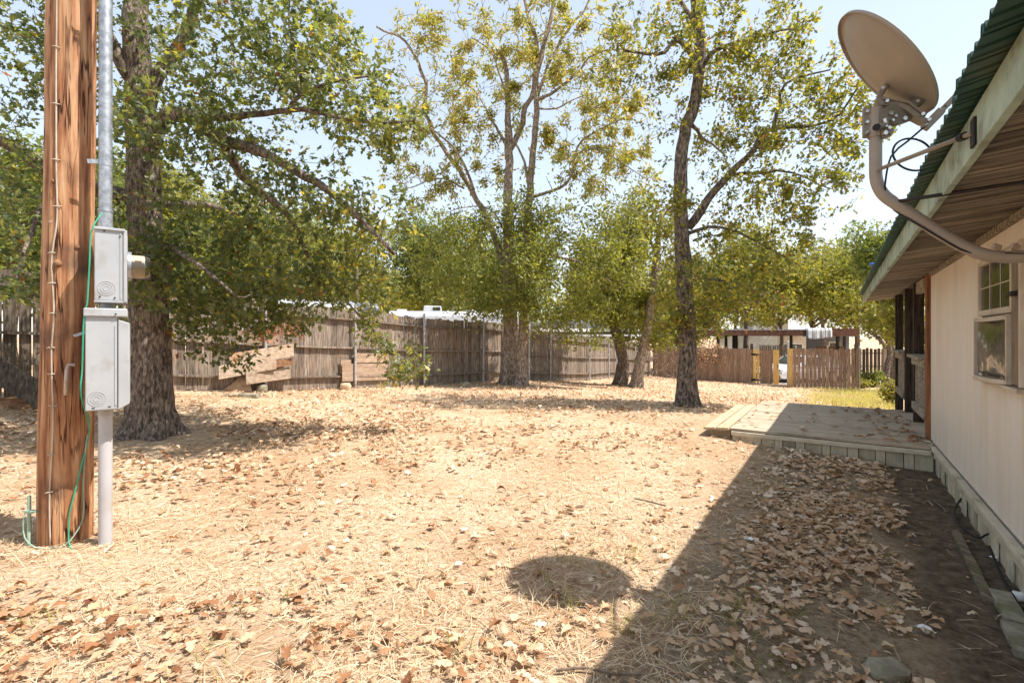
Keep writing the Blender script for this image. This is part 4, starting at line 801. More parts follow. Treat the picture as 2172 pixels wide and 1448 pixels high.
# window: fixed side, upper sash with grid, lower sash with buckled film and loose frame
win = part('window', MB().box2(hl(WL-.004,3.45,1.03), hl(WL+.02,4.44,1.79)), M['frame_tan'], house, local=True)
def wpart(name, l0, l1, a0, a1, z0, z1, mat, bevel=.002): return part(name, MB().box2(hl(l0,a0,z0), hl(l1,a1,z1)), mat, win, local=True, bevel=bevel)
for l0, a0, a1, z0, z1 in ((-.028,4.395,4.43,1.42,1.77),(-.028,3.655,3.69,1.42,1.77),(-.028,3.69,4.395,1.74,1.77),(-.028,3.69,4.395,1.42,1.455)): wpart('sash_frame', WL+l0, WL-.005, a0, a1, z0, z1, M['frame_tan'])
wpart('pane', WL-.014, WL-.007, 3.69, 4.395, 1.455, 1.74, M['glass_dark'], 0)
for a_ in (3.92,4.16): wpart('muntin', WL-.019, WL-.0145, a_-.0035, a_+.0035, 1.456, 1.739, M['frame_tan'])
wpart('muntin', WL-.018, WL-.0135, 3.691, 4.394, 1.594, 1.601, M['frame_tan'])
wpart('jamb', WL-.03, WL-.005, 3.49, 3.645, 1.04, 1.77, M['frame_brown']); wpart('jamb_edge', WL-.038, WL-.005, 3.455, 3.485, 1.035, 1.78, M['frame_tan']); wpart('sill', WL-.05, WL-.005, 3.45, 4.44, 1.005, 1.028, M['frame_tan'])
wpart('latch', WL-.055, WL-.031, 3.53, 3.60, 1.50, 1.525, M['iron'])
n_ = 14; v = []; f = []                                      # the buckled film
for i in range(n_+1):
    for j in range(n_+1):
        u, w = i/n_, j/n_; bul = math.sin(u*math.pi)*math.sin(w*math.pi); v.append(hl(WL-.030-.035*bul+.006*math.sin(u*9+w*4), 3.69+u*.71, 1.055+w*.33))
for i in range(n_):
    for j in range(n_): k0 = i*(n_+1)+j; f.append((k0,k0+1,k0+n_+2,k0+n_+1))
part('storm_film', MB().add(v,f), M['film'], win, local=True, smooth=180)
def bowed(name, pa, pb, bow, r_): 
    q = [pa*(1-u)+pb*u+np.array(bow)*math.sin(u*math.pi) for u in np.linspace(0,1,9)]; mb = MB(); 
    vv = []; 
    for c in q: vv += [c+np.array([dx,0,0])+np.array(off) for dx in (-.012,.012) for off in ((0,r_,r_),(0,-r_,-r_))]
    ff = [(k*4, k*4+1, (k+1)*4+1, (k+1)*4) for k in range(8)]+[(k*4+2,(k+1)*4+2,(k+1)*4+3,k*4+3) for k in range(8)]+[(k*4,(k+1)*4,(k+1)*4+2,k*4+2) for k in range(8)]+[(k*4+1,k*4+3,(k+1)*4+3,(k+1)*4+1) for k in range(8)]
    mb.add(vv, ff); return part(name, mb, M['frame_tan'], win, local=True)
bowed('film_frame', hl(WL-.035,4.41,1.40), hl(WL-.035,3.68,1.395), (-.03,0,-.008), .011); bowed('film_frame', hl(WL-.035,4.41,1.045), hl(WL-.035,3.68,1.045), (-.04,0,-.006), .011)
def vbar(a_, l_): return part('film_frame', MB().box2(hl(l_-.012,a_-.011,1.034), hl(l_+.012,a_+.011,1.41)), M['frame_tan'], win, local=True)
vbar(4.42, WL-.035); vbar(3.668, WL-.035)
# eave: soffit boards, wall-top trim, fascia, corrugated metal
A0, A1 = -2.0, 11.15; a = A0
while a < A1-.05:
    w = rr.uniform(.13,.15); a1 = min(a+w, A1); lin = WL+.02 if a < A_END-.1 else 3.4; mb = MB(); e = rr.uniform(0,.004)
    mb.add([hl(.389,a+.007,1.905+e), hl(lin,a+.007,1.905+e+(lin-.389)*.09), hl(lin,a1-.005,1.905+e+(lin-.389)*.09), hl(.389,a1-.005,1.905+e)]+[hl(.389,a+.005,1.925), hl(lin,a+.005,1.925+(lin-.389)*.09), hl(lin,a1-.005,1.925+(lin-.389)*.09), hl(.389,a1-.005,1.925)],
           [(0,1,2,3),(7,6,5,4),(0,4,5,1),(1,5,6,2),(2,6,7,3),(3,7,4,0)])
    part('soffit_board', mb, M['soffit'], house, local=True); a = a1
hbox('soffit_deck', .388, WL+.03, A0, A1-.01, 1.985, 1.995, M['porch_dark'])
hbox('wall_trim', WL-.028, WL-.002, A0, A_END-.15, 1.895, 1.936, M['soffit'], bevel=.003)
fa = A0; fk = 0
for fb in (1.05, 4.8, 8.3, A1):
    hbox('fascia_board', .362, .387, fa+.002, fb-.002, 1.888, 2.026, M['fascia'], bevel=.003); fa = fb
def roof_sheet(a0, a1, lift, ledge=.335):
    q = []; a = a0
    prof = []
    while a < a1:
        for da, dz in ((0,0),(.045,0),(.055,.016),(.062,.016),(.070,0),(.10,0),(.107,.016),(.114,.016),(.122,0)): 
            if a+da <= a1: prof.append((a+da, dz))
        a += .152
        if a < a1: prof[-1:] = [prof[-1]]; prof += [(a-.018,0),(a-.012,.026),(a-.003,.026)]
    v = []; f = []
    for l in (ledge, .9, 3.5, 6.2):
        for a_, dz in prof: v.append(hl(l, a_, 2.020+lift+(l-.298)*.2+dz))
    m_ = len(prof)
    for k in range(3):
        for i in range(m_-1): f.append((k*m_+i, k*m_+i+1, (k+1)*m_+i+1, (k+1)*m_+i))
    o = part('roof_sheet', MB().add(v, f), M['roof'], house, local=True); s_ = o.modifiers.new('thick', 'SOLIDIFY'); s_.thickness = .003; s_.offset = 1
for i, (a0, a1) in enumerate(((A0,-.1),(-.1,.86),(.86,1.94),(1.94,2.9),(2.9,3.86),(3.86,4.82),(4.82,5.78),(5.78,6.74),(6.74,7.7),(7.7,8.66),(8.66,9.62),(9.62,10.5),(10.5,11.2))): roof_sheet(a0, a1+.03, (.0,.006)[i % 2], .284 if a1 < 1.95 else .30)
hbox('gable_wall', 3.45, 5.5, A_END, A1-.2, -.4, 2.5, M['porch_dark']) if False else None
# porch
hbox('corner_post', WL-.03, WL+.07, A_END+.004, A_END+.14, ZT, 1.93, M['corner_post'], bevel=.004)
for l, a_, zb_ in ((WL-.02,7.90,.22),(WL-.02,8.87,.22),(WL-.04,10.02,-.25)): hbox('porch_post', l, l+.10, a_-.055, a_+.055, zb_, 1.935, M['porch_dark'], bevel=.004)
hbox('porch_beam', WL-.02, WL+.10, A_END+.15, A1-.15, 1.94, 2.0, M['porch_dark'])
hbox('porch_beam_brace', WL+.0, WL+.06, 7.2, 7.84, 1.80, 1.938, M['porch_grey'])
for a0, a1 in ((A_END+.145,7.84),(8.93,9.96)):
    hbox('railing_cap', WL-.09, WL+.09, a0, a1, 1.03, 1.065, M['porch_grey'], bevel=.004); hbox('railing_top', WL-.045, WL-.01, a0, a1, .945, 1.028, M['porch_grey'], bevel=.003); hbox('railing_bottom', WL-.045, WL-.01, a0, a1, .40, .485, M['porch_grey'], bevel=.003)
    k_ = int((a1-a0)/.125)
    for i in range(k_): aa = a0+.05+(a1-a0-.08)*i/max(1,k_-1); hbox('baluster', WL-.008, WL+.028, aa-.019, aa+.019, .36, 1.026, M['porch_grey'])
# deck
deck = thing('wooden_deck', 'low weathered plank deck with pale skirting in front of the porch, half in shade', 'deck', tuple(HR), math.atan2(NY, NX))
def dbox(name, l0, l1, a0, a1, z0, z1, mat, bevel=0): return part(name, MB().box2(hl(l0,a0,z0), hl(l1,a1,z1)), mat, deck, local=True, bevel=bevel)
DZ = .22; a = 6.21
while a < 8.98: dbox('deck_board', -1.06+rr.uniform(-.012,.012), .735 if a < 6.66 else 1.6, a+.004, a+.136, DZ-.032, DZ+rr.uniform(-.004,.003), M['deck'], bevel=.004); a += .14
dbox('joist', -1.0, .72, 6.3, 8.9, .02, DZ-.036, M['porch_dark'])
dbox('skirt_trim', -1.04, .735, 6.155, 6.178, DZ-.075, DZ-.03, M['trimpaint'], .003)
l = -1.03; k_ = 0
while l < .70:
    w = (.075,.13,.085,.14)[k_ % 4]*rr.uniform(.9,1.15); o_ = (.0,.012)[k_ % 2]; z_ = float(gs(*H(l+.05,6.18)[:2]))-.04; dbox('skirt_board', l, l+w-.005, 6.180+o_, 6.192+o_, z_, DZ-.05, M['skirt'], .002); l += w; k_ += 1
a = 6.3
while a < 8.8: dbox('side_skirt_board', -1.05, -1.038, a, a+.135, float(gs(*H(-1.05,a)[:2]))-.05, DZ-.04, M['skirt'], .002); a += .14
ramp = thing('deck_step', 'two newer yellowish boards edging the lawn side of the low deck', 'step', tuple(HR), math.atan2(NY, NX))
for l0, l1 in ((-1.08,-1.215),(-1.23,-1.365)):
    z0, z1 = [.214+(x+1.07)*.06 for x in (l0, l1)]; mb = MB(); aa, ab = 6.22+rr.uniform(-.02,.02), 8.5+rr.uniform(-.12,.12)
    mb.add([hl(l0-.004,aa,z0),hl(l1+.004,aa,z1),hl(l1+.004,ab,z1),hl(l0-.004,ab,z0)]+[hl(l0-.004,aa,z0-.03),hl(l1+.004,aa,z1-.03),hl(l1+.004,ab,z1-.03),hl(l0-.004,ab,z0-.03)], [(0,1,2,3),(7,6,5,4),(0,4,5,1),(1,5,6,2),(2,6,7,3),(3,7,4,0)])
    part('step_board', mb, M['deck_new'], ramp, local=True, bevel=.004)
part('step_support', MB().box2(hl(-1.32,6.38,.0), hl(-1.09,8.3,.17)), M['deck_new'], ramp, local=True)

# ------------------------------------------------------------------ satellite dish on its bent mast
DA = 2.85
def DH(l, a, z): return H(l, a, z)
dc = P(1882,133,2.31); m_el, m_az = math.radians(36.5), math.radians(-28.3)
mdir = np.array([math.cos(m_el)*math.cos(m_az), math.cos(m_el)*math.sin(m_az), math.sin(m_el)]); side = unit(np.cross(mdir,[0,0,1.])); up = np.cross(side, mdir)
foot = DH(WL, DA, 1.62)
sat = thing('satellite_dish', 'taupe satellite dish seen from behind on a bent pipe mast beside the eave', 'satellite dish', tuple(foot))
Rd = .284; v = []; f = []; ring, seg = 12, 56
def dish_pt(rho, an): return dc + (side*math.cos(an)*.985+up*math.sin(an)*1.03)*rho*Rd + mdir*(.07*(rho*rho-1))
v.append(dish_pt(0,0))
for i in range(1, ring+1):
    for j in range(seg): v.append(dish_pt(i/ring, 2*math.pi*j/seg))
for i in range(seg): v.append(dish_pt(1, 2*math.pi*i/seg)+(side*math.cos(2*math.pi*i/seg)+up*math.sin(2*math.pi*i/seg))*.007-mdir*.004)
for i in range(seg): v.append(dish_pt(1, 2*math.pi*i/seg)+(side*math.cos(2*math.pi*i/seg)+up*math.sin(2*math.pi*i/seg))*.006-mdir*.018)
for j in range(seg): f.append((0,1+j,1+(j+1) % seg))
for i in range(ring+1):
    for j in range(seg): a0 = 1+i*seg+j; b0 = 1+i*seg+(j+1) % seg; f.append((a0,a0+seg,b0+seg,b0))
refl = part('reflector', MB().add(v,f), M['dish'], sat, smooth=40); sm = refl.modifiers.new('thick','SOLIDIFY'); sm.thickness = .0035; sm.offset = 0
# mast
ml = .141; ptop = DH(ml, DA, 2.335)
mast_pts = [ptop, DH(ml,DA,2.2), DH(ml,DA,2.06)]+[DH(ml+.11*(1-math.cos(t_)), DA, 2.055-.16*math.sin(t_)) for t_ in np.linspace(.12,.95,7)]
mast_pts += [DH(.36,DA,1.755), DH(.44,DA,1.685), DH(.49,DA,1.650), DH(.53,DA,1.632), DH(.58,DA,1.622), DH(.65,DA,1.62), DH(.78,DA,1.62)]
part('mast', MB().tube(mast_pts, .0255, 20), M['dish'], sat, smooth=60)
part('mast_foot', MB().box(DH(WL-.006,DA,1.62),(.012,.14,.2), Matrix.Rotation(math.atan2(NY,NX),3,'Z')), M['dish_dark'], sat, bevel=.003)
part('mast_clamp', MB().tube([ptop+[0,0,.012], ptop+[0,0,-.12]], .031, 20), M['dish'], sat, smooth=60)
# clamp flange and elevation bracket between mast and dish
fl = unit(np.array([-.95,.15,0])); mb = MB(); vz = np.array([0,0,1.]); fl2 = np.cross(vz, fl)
R_ = Matrix(((fl[0],fl2[0],0),(fl[1],fl2[1],0),(0,0,1)))
mb.box(ptop+fl*.038+[0,0,-.05],(.035,.012,.14),R_); part('clamp_flange', mb, M['dish_dark'], sat, bevel=.003)
for dz in (0,-.05,-.1):
    b_ = part('bolt', MB().disc(ptop+fl*.042+[0,0,dz]-fl2*.006*np.sign(np.dot(fl2,[0,1,0])), -fl2*np.sign(np.dot(fl2,[0,1,0])), .008, .012, 8), M['bolt'], sat)
def BK(u_, m_, s_=0.0): return dc + up*u_ + mdir*m_ + side*s_   # a point in the dish's own frame, measured from its centre
def ribbon(name, line, width, th, mat, bev=.004):            # folded strip lying across the dish's mid plane
    v = []; n = len(line)
    for i in range(n):
        a_ = np.array(line[max(0,i-1)]); b_ = np.array(line[min(n-1,i+1)]); t_ = unit(b_-a_); nn = np.array([-t_[1],t_[0]])*th/2; c = np.array(line[i]); w = width[i]/2
        for q in ((c+nn,-w),(c+nn,w),(c-nn,w),(c-nn,-w)): v.append(BK(q[0][0],q[0][1],q[1]))
    f = [(i*4+j,i*4+(j+1) % 4,(i+1)*4+(j+1) % 4,(i+1)*4+j) for i in range(n-1) for j in range(4)]+[(3,2,1,0),tuple((n-1)*4+j for j in range(4))]
    return part(name, MB().add(v,f), mat, sat, bevel=bev)
ribbon('cradle', [(-.085,-.072),(-.098,-.105),(-.118,-.132),(-.150,-.138),(-.175,-.115),(-.195,-.098),(-.235,-.088),(-.270,-.085),(-.315,-.078),(-.345,-.066)], [.05,.06,.085,.09,.085,.08,.08,.075,.06,.045], .022, M['dish_dark'])
ribbon('cradle_arm', [(-.225,-.085),(-.236,-.055),(-.240,-.022)], [.07,.06,.045], .030, M['dish_dark'])
ribbon('cradle_rib', [(-.13,-.125),(-.17,-.10),(-.22,-.072),(-.27,-.068),(-.31,-.06)], [.10,.10,.10,.09,.07], .010, M['dish_dark'], .002)
for u_, m_, s_ in ((-.088,-.09,.02),(-.238,-.045,.03),(-.30,-.07,.04),(-.155,-.125,.047),(-.335,-.065,.026)): part('bolt', MB().disc(BK(u_,m_,s_), side, .0075, .010, 8), M['bolt'], sat)
def plate(name, pix, Y, th, mat):
    k = len(pix); v = [P(x,y,Y-th/2) for x,y in pix]+[P(x,y,Y-th/2)+[0,th,0] for x,y in pix]; f = [tuple(range(k)), tuple(range(2*k-1,k-1,-1))]+[(i,i+k,(i+1) % k+k,(i+1) % k) for i in range(k)]
    return part(name, MB().add(v,f), mat, sat, bevel=.0015)
for Y_ in (2.262,2.335): plate('elevation_plate', [(1869,233),(1880,226),(1897,221),(1914,229),(1934,236),(1937,246),(1930,257),(1912,264),(1895,262),(1889,254),(1884,264),(1884,292),(1872,292),(1868,262)], Y_, .005, M['dish_dark'])
plate('elevation_web', [(1880,236),(1925,242),(1920,258),(1886,256)], 2.30, .06, M['dish_dark'])
for x, y, r_ in ((1888,241,.010),(1917,252,.010),(1931,239,.008),(1898,247,.007),(1892,256,.006),(1876,283,.010),(1884,272,.008)): part('bolt', MB().disc(P(x,y,2.258), [0,-1,0], r_, .010, 8), M['bolt'], sat)
part('elevation_rod', MB().tube([P(1877,252,2.245), P(1880,270,2.245)], .008, 8), M['bolt'], sat)
part('clamp_barrel', MB().tube([P(1857,271,2.245), P(1880,264,2.25)], .013, 12), M['dish_dark'], sat, smooth=50); part('barrel_cap', MB().disc(P(1858,271,2.243), [-.3,-1,0], .015, .01, 12), M['iron'], sat)
part('clamp_wing', MB().box(P(1878,281,2.28),(.045,.05,.03), Matrix.Rotation(.4,3,'Y')), M['dish_dark'], sat, bevel=.004)
# feed arm
ab_ = BK(-.345,-.075); ay = unit(mdir+up*.20); ae = ab_+ay*.50; az_ = unit(np.cross(ay, side)); Rm = Matrix([list(r_) for r_ in np.array([side, ay, az_]).T])
part('feed_arm', MB().box((ab_+ae)/2,(.036,.50,.022), Rm), M['dish_dark'], sat, bevel=.003)
for q_ in (.05,.09,.13): part('arm_hole', MB().disc(ab_+ay*q_+side*.0175, side, .004, .002, 8), M['iron'], sat)
part('arm_socket', MB().box(ab_+ay*.03,(.046,.09,.034), Rm), M['dish_dark'], sat, bevel=.004)
part('feed_horn', MB().tube([ae, ae+up*.05-mdir*.03, ae+up*.09-mdir*.06], [.03,.033,.025], 12), M['dish'], sat, smooth=60)
# struts to the eave
s0 = DH(ml+.01,DA-.02,2.06); s1 = DH(.357,2.132,1.945); part('strut', MB().tube([s0, s1], .0085, 10), M['dish_dark'], sat, smooth=60); part('bolt', MB().tube([s0+unit(s0-s1)*.035, s0-unit(s0-s1)*.01], .009, 8), M['bolt'], sat)
part('strut_clamp', MB().tube([s1+unit(s0-s1)*.075, s1+unit(s0-s1)*.045], .014, 8), M['copper_green'] if False else M['iron'], sat)
part('strut_foot', MB().box(s1,(.008,.05,.09), Matrix.Rotation(math.atan2(NY,NX),3,'Z')), M['iron'], sat, bevel=.003)
s0 = DH(.215,DA-.01,1.905); s1 = DH(.775,2.48,1.855); part('strut', MB().tube([s0, s1], .008, 10), M['iron'], sat, smooth=60); part('strut_clamp', MB().tube([s0*.35+s1*.65, s0*.27+s1*.73], .013, 8), M['iron'], sat)
for q in (DH(.545,DA-.03,1.655), DH(.60,DA-.03,1.65)): part('pipe_bracket', MB().box(q+[0,0,.01],(.035,.014,.022), Matrix.Rotation(.3,3,'Y')), M['rust_brown'], sat, bevel=.004)
# coax cable: from the arm, a loop, then down along the mast
lc = DH(.225,2.62,2.115); loop = []
cs = P(1968,263,2.16)
cab = [cs, P(1925,300,2.2), P(1890,332,2.22), P(1877,395,2.26), P(1882,420,2.27), P(1897,446,2.26), P(1945,475,2.2), P(2040,530,2.12), P(2080,536,2.09), P(2140,538,2.04), P(2190,539,2.0)]
part('cable', MB().tube(catmull(cab,.03), .0045, 6), M['black'], sat, smooth=180)
lp_ = [P(1936+42*math.cos(t_)+6*math.sin(t_), 328+34*math.sin(t_), 2.18) for t_ in np.linspace(2.3,2.3+6.6,40)]
part('cable_loop', MB().tube(lp_, .0045, 6), M['black'], sat, smooth=180)

# ------------------------------------------------------------------ utility pole, conduit, meter and switch boxes
PX_, PY_ = -2.83, 3.14; pz = g1(PX_, PY_)
pole = thing('utility_pole', 'thick reddish brown wooden utility pole at the left with a stapled wire', 'pole', (PX_, PY_, pz))
hs = np.concatenate([np.linspace(-.15,3.9,46), np.linspace(4.2,8,8)]); mb = MB(); v = []; sd_ = 44
for h in hs:
    rad = .134-.0045*h
    for j in range(sd_):
        an = 2*math.pi*j/sd_; d = np.array([math.cos(an),math.sin(an),0]); n1_ = mnoise.noise(Vector((d[0]*5,d[1]*5,h*.9)))*.009+mnoise.noise(Vector((d[0]*14,d[1]*14,h*1.0+9)))*.004
        fissure = -.006*max(0, mnoise.noise(Vector((d[0]*9+3,d[1]*9,h*.28)))-.28)*3
        v.append(np.array([PX_+.012*h, PY_, pz+h])+d*(rad+n1_+fissure))
fcs = [(i*sd_+j, i*sd_+(j+1) % sd_, (i+1)*sd_+(j+1) % sd_, (i+1)*sd_+j) for i in range(len(hs)-1) for j in range(sd_)]+[tuple((len(hs)-1)*sd_+j for j in range(sd_))]
mb.add(v, fcs); part('shaft', mb, M['pole'], pole, smooth=50)
vw = unit(np.array([0-PX_, 0-PY_, 0])); vr = np.array([-vw[1], vw[0], 0])*-1  # towards camera, and picture-right
if vr[0] < 0: vr = -vr
def on_pole(t_, h, out=.0): # t_: -1..1 across the visible face
    rad = .134-.0045*h+out; an = math.asin(max(-.98,min(.98,t_))); return np.array([PX_+.012*h, PY_, pz+h])+(vw*math.cos(an)+vr*math.sin(an))*rad
wire = [on_pole(t_, h, .006) for t_, h in ((-.50,.02),(-.55,.3),(-.50,.55),(-.47,.8),(-.52,1.0),(-.56,1.2),(-.5,1.45),(-.6,1.75),(-.44,2.0),(-.49,2.3),(-.52,2.6),(-.55,2.9),(-.56,3.2),(-.6,3.7),(-.6,4.2))]
part('ground_wire', MB().tube(catmull(wire,.05), .0042, 6), M['bare_wire'], pole, smooth=180)
for h in (.35,.57,.86,1.05,1.22,1.42,1.6,1.8,2.08,2.35,2.7,3.05,3.4):
    w = catmull(wire,.02); c = w[np.argmin(abs(w[:,2]-pz-h))]+vw*.003; part('staple', MB().tube([c-vr*.020+[0,0,random.uniform(-.006,.006)]-vw*.008, c-vr*.012+vw*.004, c+vr*.012+vw*.004, c+vr*.020+[0,0,random.uniform(-.01,.01)]-vw*.008], .0028, 5), M['bare_wire'], pole)
# steel hook, knots and splits
q = [on_pole(.02,1.11,.012)+vr*.028, on_pole(.0,1.11,.018), on_pole(-.03,1.08,.03), on_pole(-.05,1.0,.03), on_pole(-.06,.955,.02), on_pole(-.06,.93,.008)]
part('iron_hook', MB().tube(q, .011, 8), M['rust_brown'], pole, smooth=60)
for t_, h, rr_ in ((-.42,1.73,.022),(.3,1.84,.015),(-.62,2.23,.014)):
    c = on_pole(t_, h, -.004); nn = unit(c-np.array([PX_+.012*h,PY_,pz+h])); part('knot', MB().sphere(c, rr_, 12, 8, (1,1,1.15)), M['brown_block'], pole, smooth=180)
part('nail', MB().tube([on_pole(-.66,1.98,.0), on_pole(-.66,1.98,.02), on_pole(-.58,1.985,.022)], .003, 5), M['bare_wire'], pole)

BX, BY = -2.53, 3.08; Fd = np.array([.8,.6,0]); Sd = np.array([.6,-.8,0]); bz = g1(BX,BY)
RB = Matrix(((Fd[0],-Sd[0],0),(Fd[1],-Sd[1],0),(0,0,1)))     # local x = front, local -y = side towards the camera
con = thing('service_conduit', 'galvanised riser pipe strapped to the pole above the meter box, grey plastic below', 'conduit', (BX, BY, bz))
def bp(f_, s_, z): return np.array([BX,BY,0])+Fd*f_+Sd*s_+np.array([0,0,z])
part('riser_pipe', MB().tube([bp(0,0,2.0),bp(.004,0,5.5)], .0345, 20), M['galv'], con, smooth=50)
part('coupling', MB().tube([bp(0,0,1.95),bp(0,0,1.985),bp(0,0,1.987),bp(0,0,2.06)], [.040,.040,.037,.037], 20), M['galv'], con, smooth=40)
part('coupling_ring', MB().tube([bp(0,0,2.062),bp(0,0,2.075)], .0395, 20), M['galv'], con, smooth=40)
for z in (2.36,3.40):
    part('strap', MB().tube([bp(0,0,z-.014),bp(0,0,z+.014)], .037, 20), M['galv'], con, smooth=40); part('strap_tail', MB().box(bp(-.055,.012,z+.004),(.06,.004,.026), RB@Matrix.Rotation(-.15,3,'Y')), M['galv'], con)
part('nipple', MB().tube([bp(.01,.02,1.42),bp(.01,.02,1.52)], .034, 18), M['boxpaint'], con, smooth=50)
part('lower_pipe', MB().tube([bp(0,0,-.06+bz),bp(0,0,.84)], .0355, 20), M['pvc'], con, smooth=50)
part('pipe_collar', MB().tube([bp(0,0,.80),bp(0,0,.845)], .039, 20), M['pvc'], con, smooth=40)
def rings(root, c, rad, nrm):
    for k_ in (1,.68,.36):
        q = [c+(Fd*math.cos(t_)+np.array([0,0,1])*math.sin(t_))*rad*k_ for t_ in np.linspace(0,2*math.pi,25)]; part('knockout_ring', MB().tube(q, .0013, 5, cap=False), M['boxpaint'], root, smooth=180)
def screw(root, c): part('screw', MB().disc(c, Sd, .0045, .004, 8), M['iron'], root)
meter = thing('meter_box', 'upper grey electric meter box with round glass meter on its right side', 'meter box', tuple(bp(.02,0,1.50)))
mw, mh = .135, .43; zc = 1.72
part('body', MB().box(bp(.022,0,zc),(mw,.25,mh),RB), M['boxpaint'], meter, bevel=.005)
part('cover', MB().box(bp(.022+mw/2+.010,0,zc),(.018,.262,mh+.012),RB), M['boxpaint'], meter, bevel=.004)
part('top_flange', MB().box(bp(.026,.004,zc+mh/2+.004),(mw+.012,.262,.016),RB), M['boxpaint'], meter, bevel=.003)
part('bottom_flange', MB().box(bp(.022,.004,zc-mh/2-.005),(mw+.004,.256,.010),RB), M['boxpaint'], meter, bevel=.002)
part('side_seam', MB().box(bp(.022+mw/2-.012,.1265,zc),(.006,.003,mh-.03),RB), M['boxpaint'], meter)
rings(meter, bp(.010,.126,zc-mh/2+.075), .042, Sd)
for f_, z in ((-.02,-.19),(.05,-.195),(.0,.205),(.075,.18)): screw(meter, bp(f_,.126,zc+z))
mc = bp(.022+mw/2+.02,0,1.735)
part('meter_ring', MB().tube([mc,mc+Fd*.02], .092, 28), M['galv'], meter, smooth=40)
part('meter_body', MB().tube([mc+Fd*.018,mc+Fd*.085], .072, 28), M['frame_tan'], meter, smooth=40)
part('meter_dial', MB().tube([mc+Fd*.084,mc+Fd*.088], .066, 28), M['frame_tan'], meter, smooth=40)
part('meter_glass', MB().tube([mc+Fd*.018,mc+Fd*.105,mc+Fd*.115], [.083,.082,.076], 28), M['clear'], meter, smooth=40)
for z in (.028,.012): part('meter_mark', MB().box(mc+Fd*.055+Sd*.071+[0,0,z],(.035,.004,.005),RB), M['rust_brown'], meter)
part('seal_tag', MB().box(bp(.095,.10,1.46),(.012,.012,.05),RB), M['rust_brown'], meter, bevel=.003)
sw = thing('switch_box', 'lower tall grey disconnect box below the meter, hinged cover on its right', 'switch box', tuple(bp(0,0,.85)))
lw, lh, lz = .150, .575, 1.135
part('body', MB().box(bp(-.012,.0,lz),(lw,.25,lh),RB), M['boxpaint'], sw, bevel=.005)
part('door', MB().prism([(-.0,-lh/2-.004),(.055,-lh/2+.03),(.055,lh/2-.05),(.0,lh/2-.03)], -.132, .132, RB, bp(-.012+lw/2+.003,0,lz)), M['boxpaint'], sw, bevel=.004)
part('hood', MB().box(bp(.008,.004,lz+lh/2+.012),(lw+.055,.272,.05),RB), M['boxpaint'], sw, bevel=.006)
part('side_lip', MB().box(bp(-.012+lw/2-.008,.1265,lz-.02),(.010,.004,lh-.09),RB), M['boxpaint'], sw)
rings(sw, bp(-.035,.126,lz-lh/2+.07), .042, Sd); screw(sw, bp(.055,.142,lz+lh/2+.004))
for f_, z in ((-.05,-.27),(.025,-.268),(.04,.275)): part('slot', MB().box(bp(f_,.1265,lz+z),(.014,.003,.004),RB), M['iron'], sw)
part('hasp', MB().box(bp(.115,.03,lz-lh/2+.09),(.012,.03,.035),RB), M['bolt'], sw, bevel=.003)
part('mount_strap', MB().box(bp(-.115,.06,lz+.17),(.06,.03,.016),RB@Matrix.Rotation(-.4,3,'Y')), M['galv'], sw, bevel=.002)
# green bonding wire and the ground rod
gw = [bp(-.012,.075,2.04), bp(-.04,.10,1.98), bp(-.062,.12,1.90), bp(-.066,.13,1.75), bp(-.072,.13,1.6), bp(-.078,.13,1.48), bp(-.092,.128,1.40), bp(-.10,.128,1.1), bp(-.105,.13,.95), on_pole(.72,.70,.012), on_pole(.5,.5,.012), on_pole(.32,.37,.014), on_pole(.22,.30,.02), on_pole(.1,.2,.02), on_pole(.08,.1,.02), on_pole(.08,.03,.03), on_pole(.12,.0,.08)]
solo('green_wire', MB().tube(catmull(gw,.03), .0042, 7), M['copper_green'], 'bright green insulated wire running from the riser past the boxes to the ground', 'wire', smooth=180)
rp = pg(62,1158); rod = thing('ground_rod', 'verdigris ground rod with clamp and looped wire left of the pole', 'ground rod', tuple(rp))
part('rod', MB().tube([rp+[0,0,-.05],rp+[.0,0,.16],rp+[0,0,.19],rp+[0,0,.31]], [.011,.011,.0095,.0095], 10), M['verdigris'], rod, smooth=60)
part('clamp', MB().box(rp+[.008,-.004,.215],(.055,.026,.018), Matrix.Rotation(.1,3,'Y')), M['verdigris'], rod, bevel=.004); part('clamp_bolt', MB().disc(rp+[.03,-.01,.215], [1,-.2,.1], .007, .03, 8), M['verdigris'], rod)
cu = [rp+[-.014,-.012,.22], rp+[-.022,-.016,.14], rp+[-.008,-.02,.06], rp+[.05,-.03,.015], rp+[.12,-.05,.01], on_pole(-.05,.015,.03), on_pole(.25,.06,.02), on_pole(.5,.13,.014), on_pole(.58,.2,.008), on_pole(.56,.34,.006), on_pole(.6,.5,.006), on_pole(.66,.62,.006), on_pole(.8,.75,.004), bp(-.08,.05,.86)]
part('copper_wire', MB().tube(catmull(cu,.03), .004, 7), M['verdigris'], rod, smooth=180)

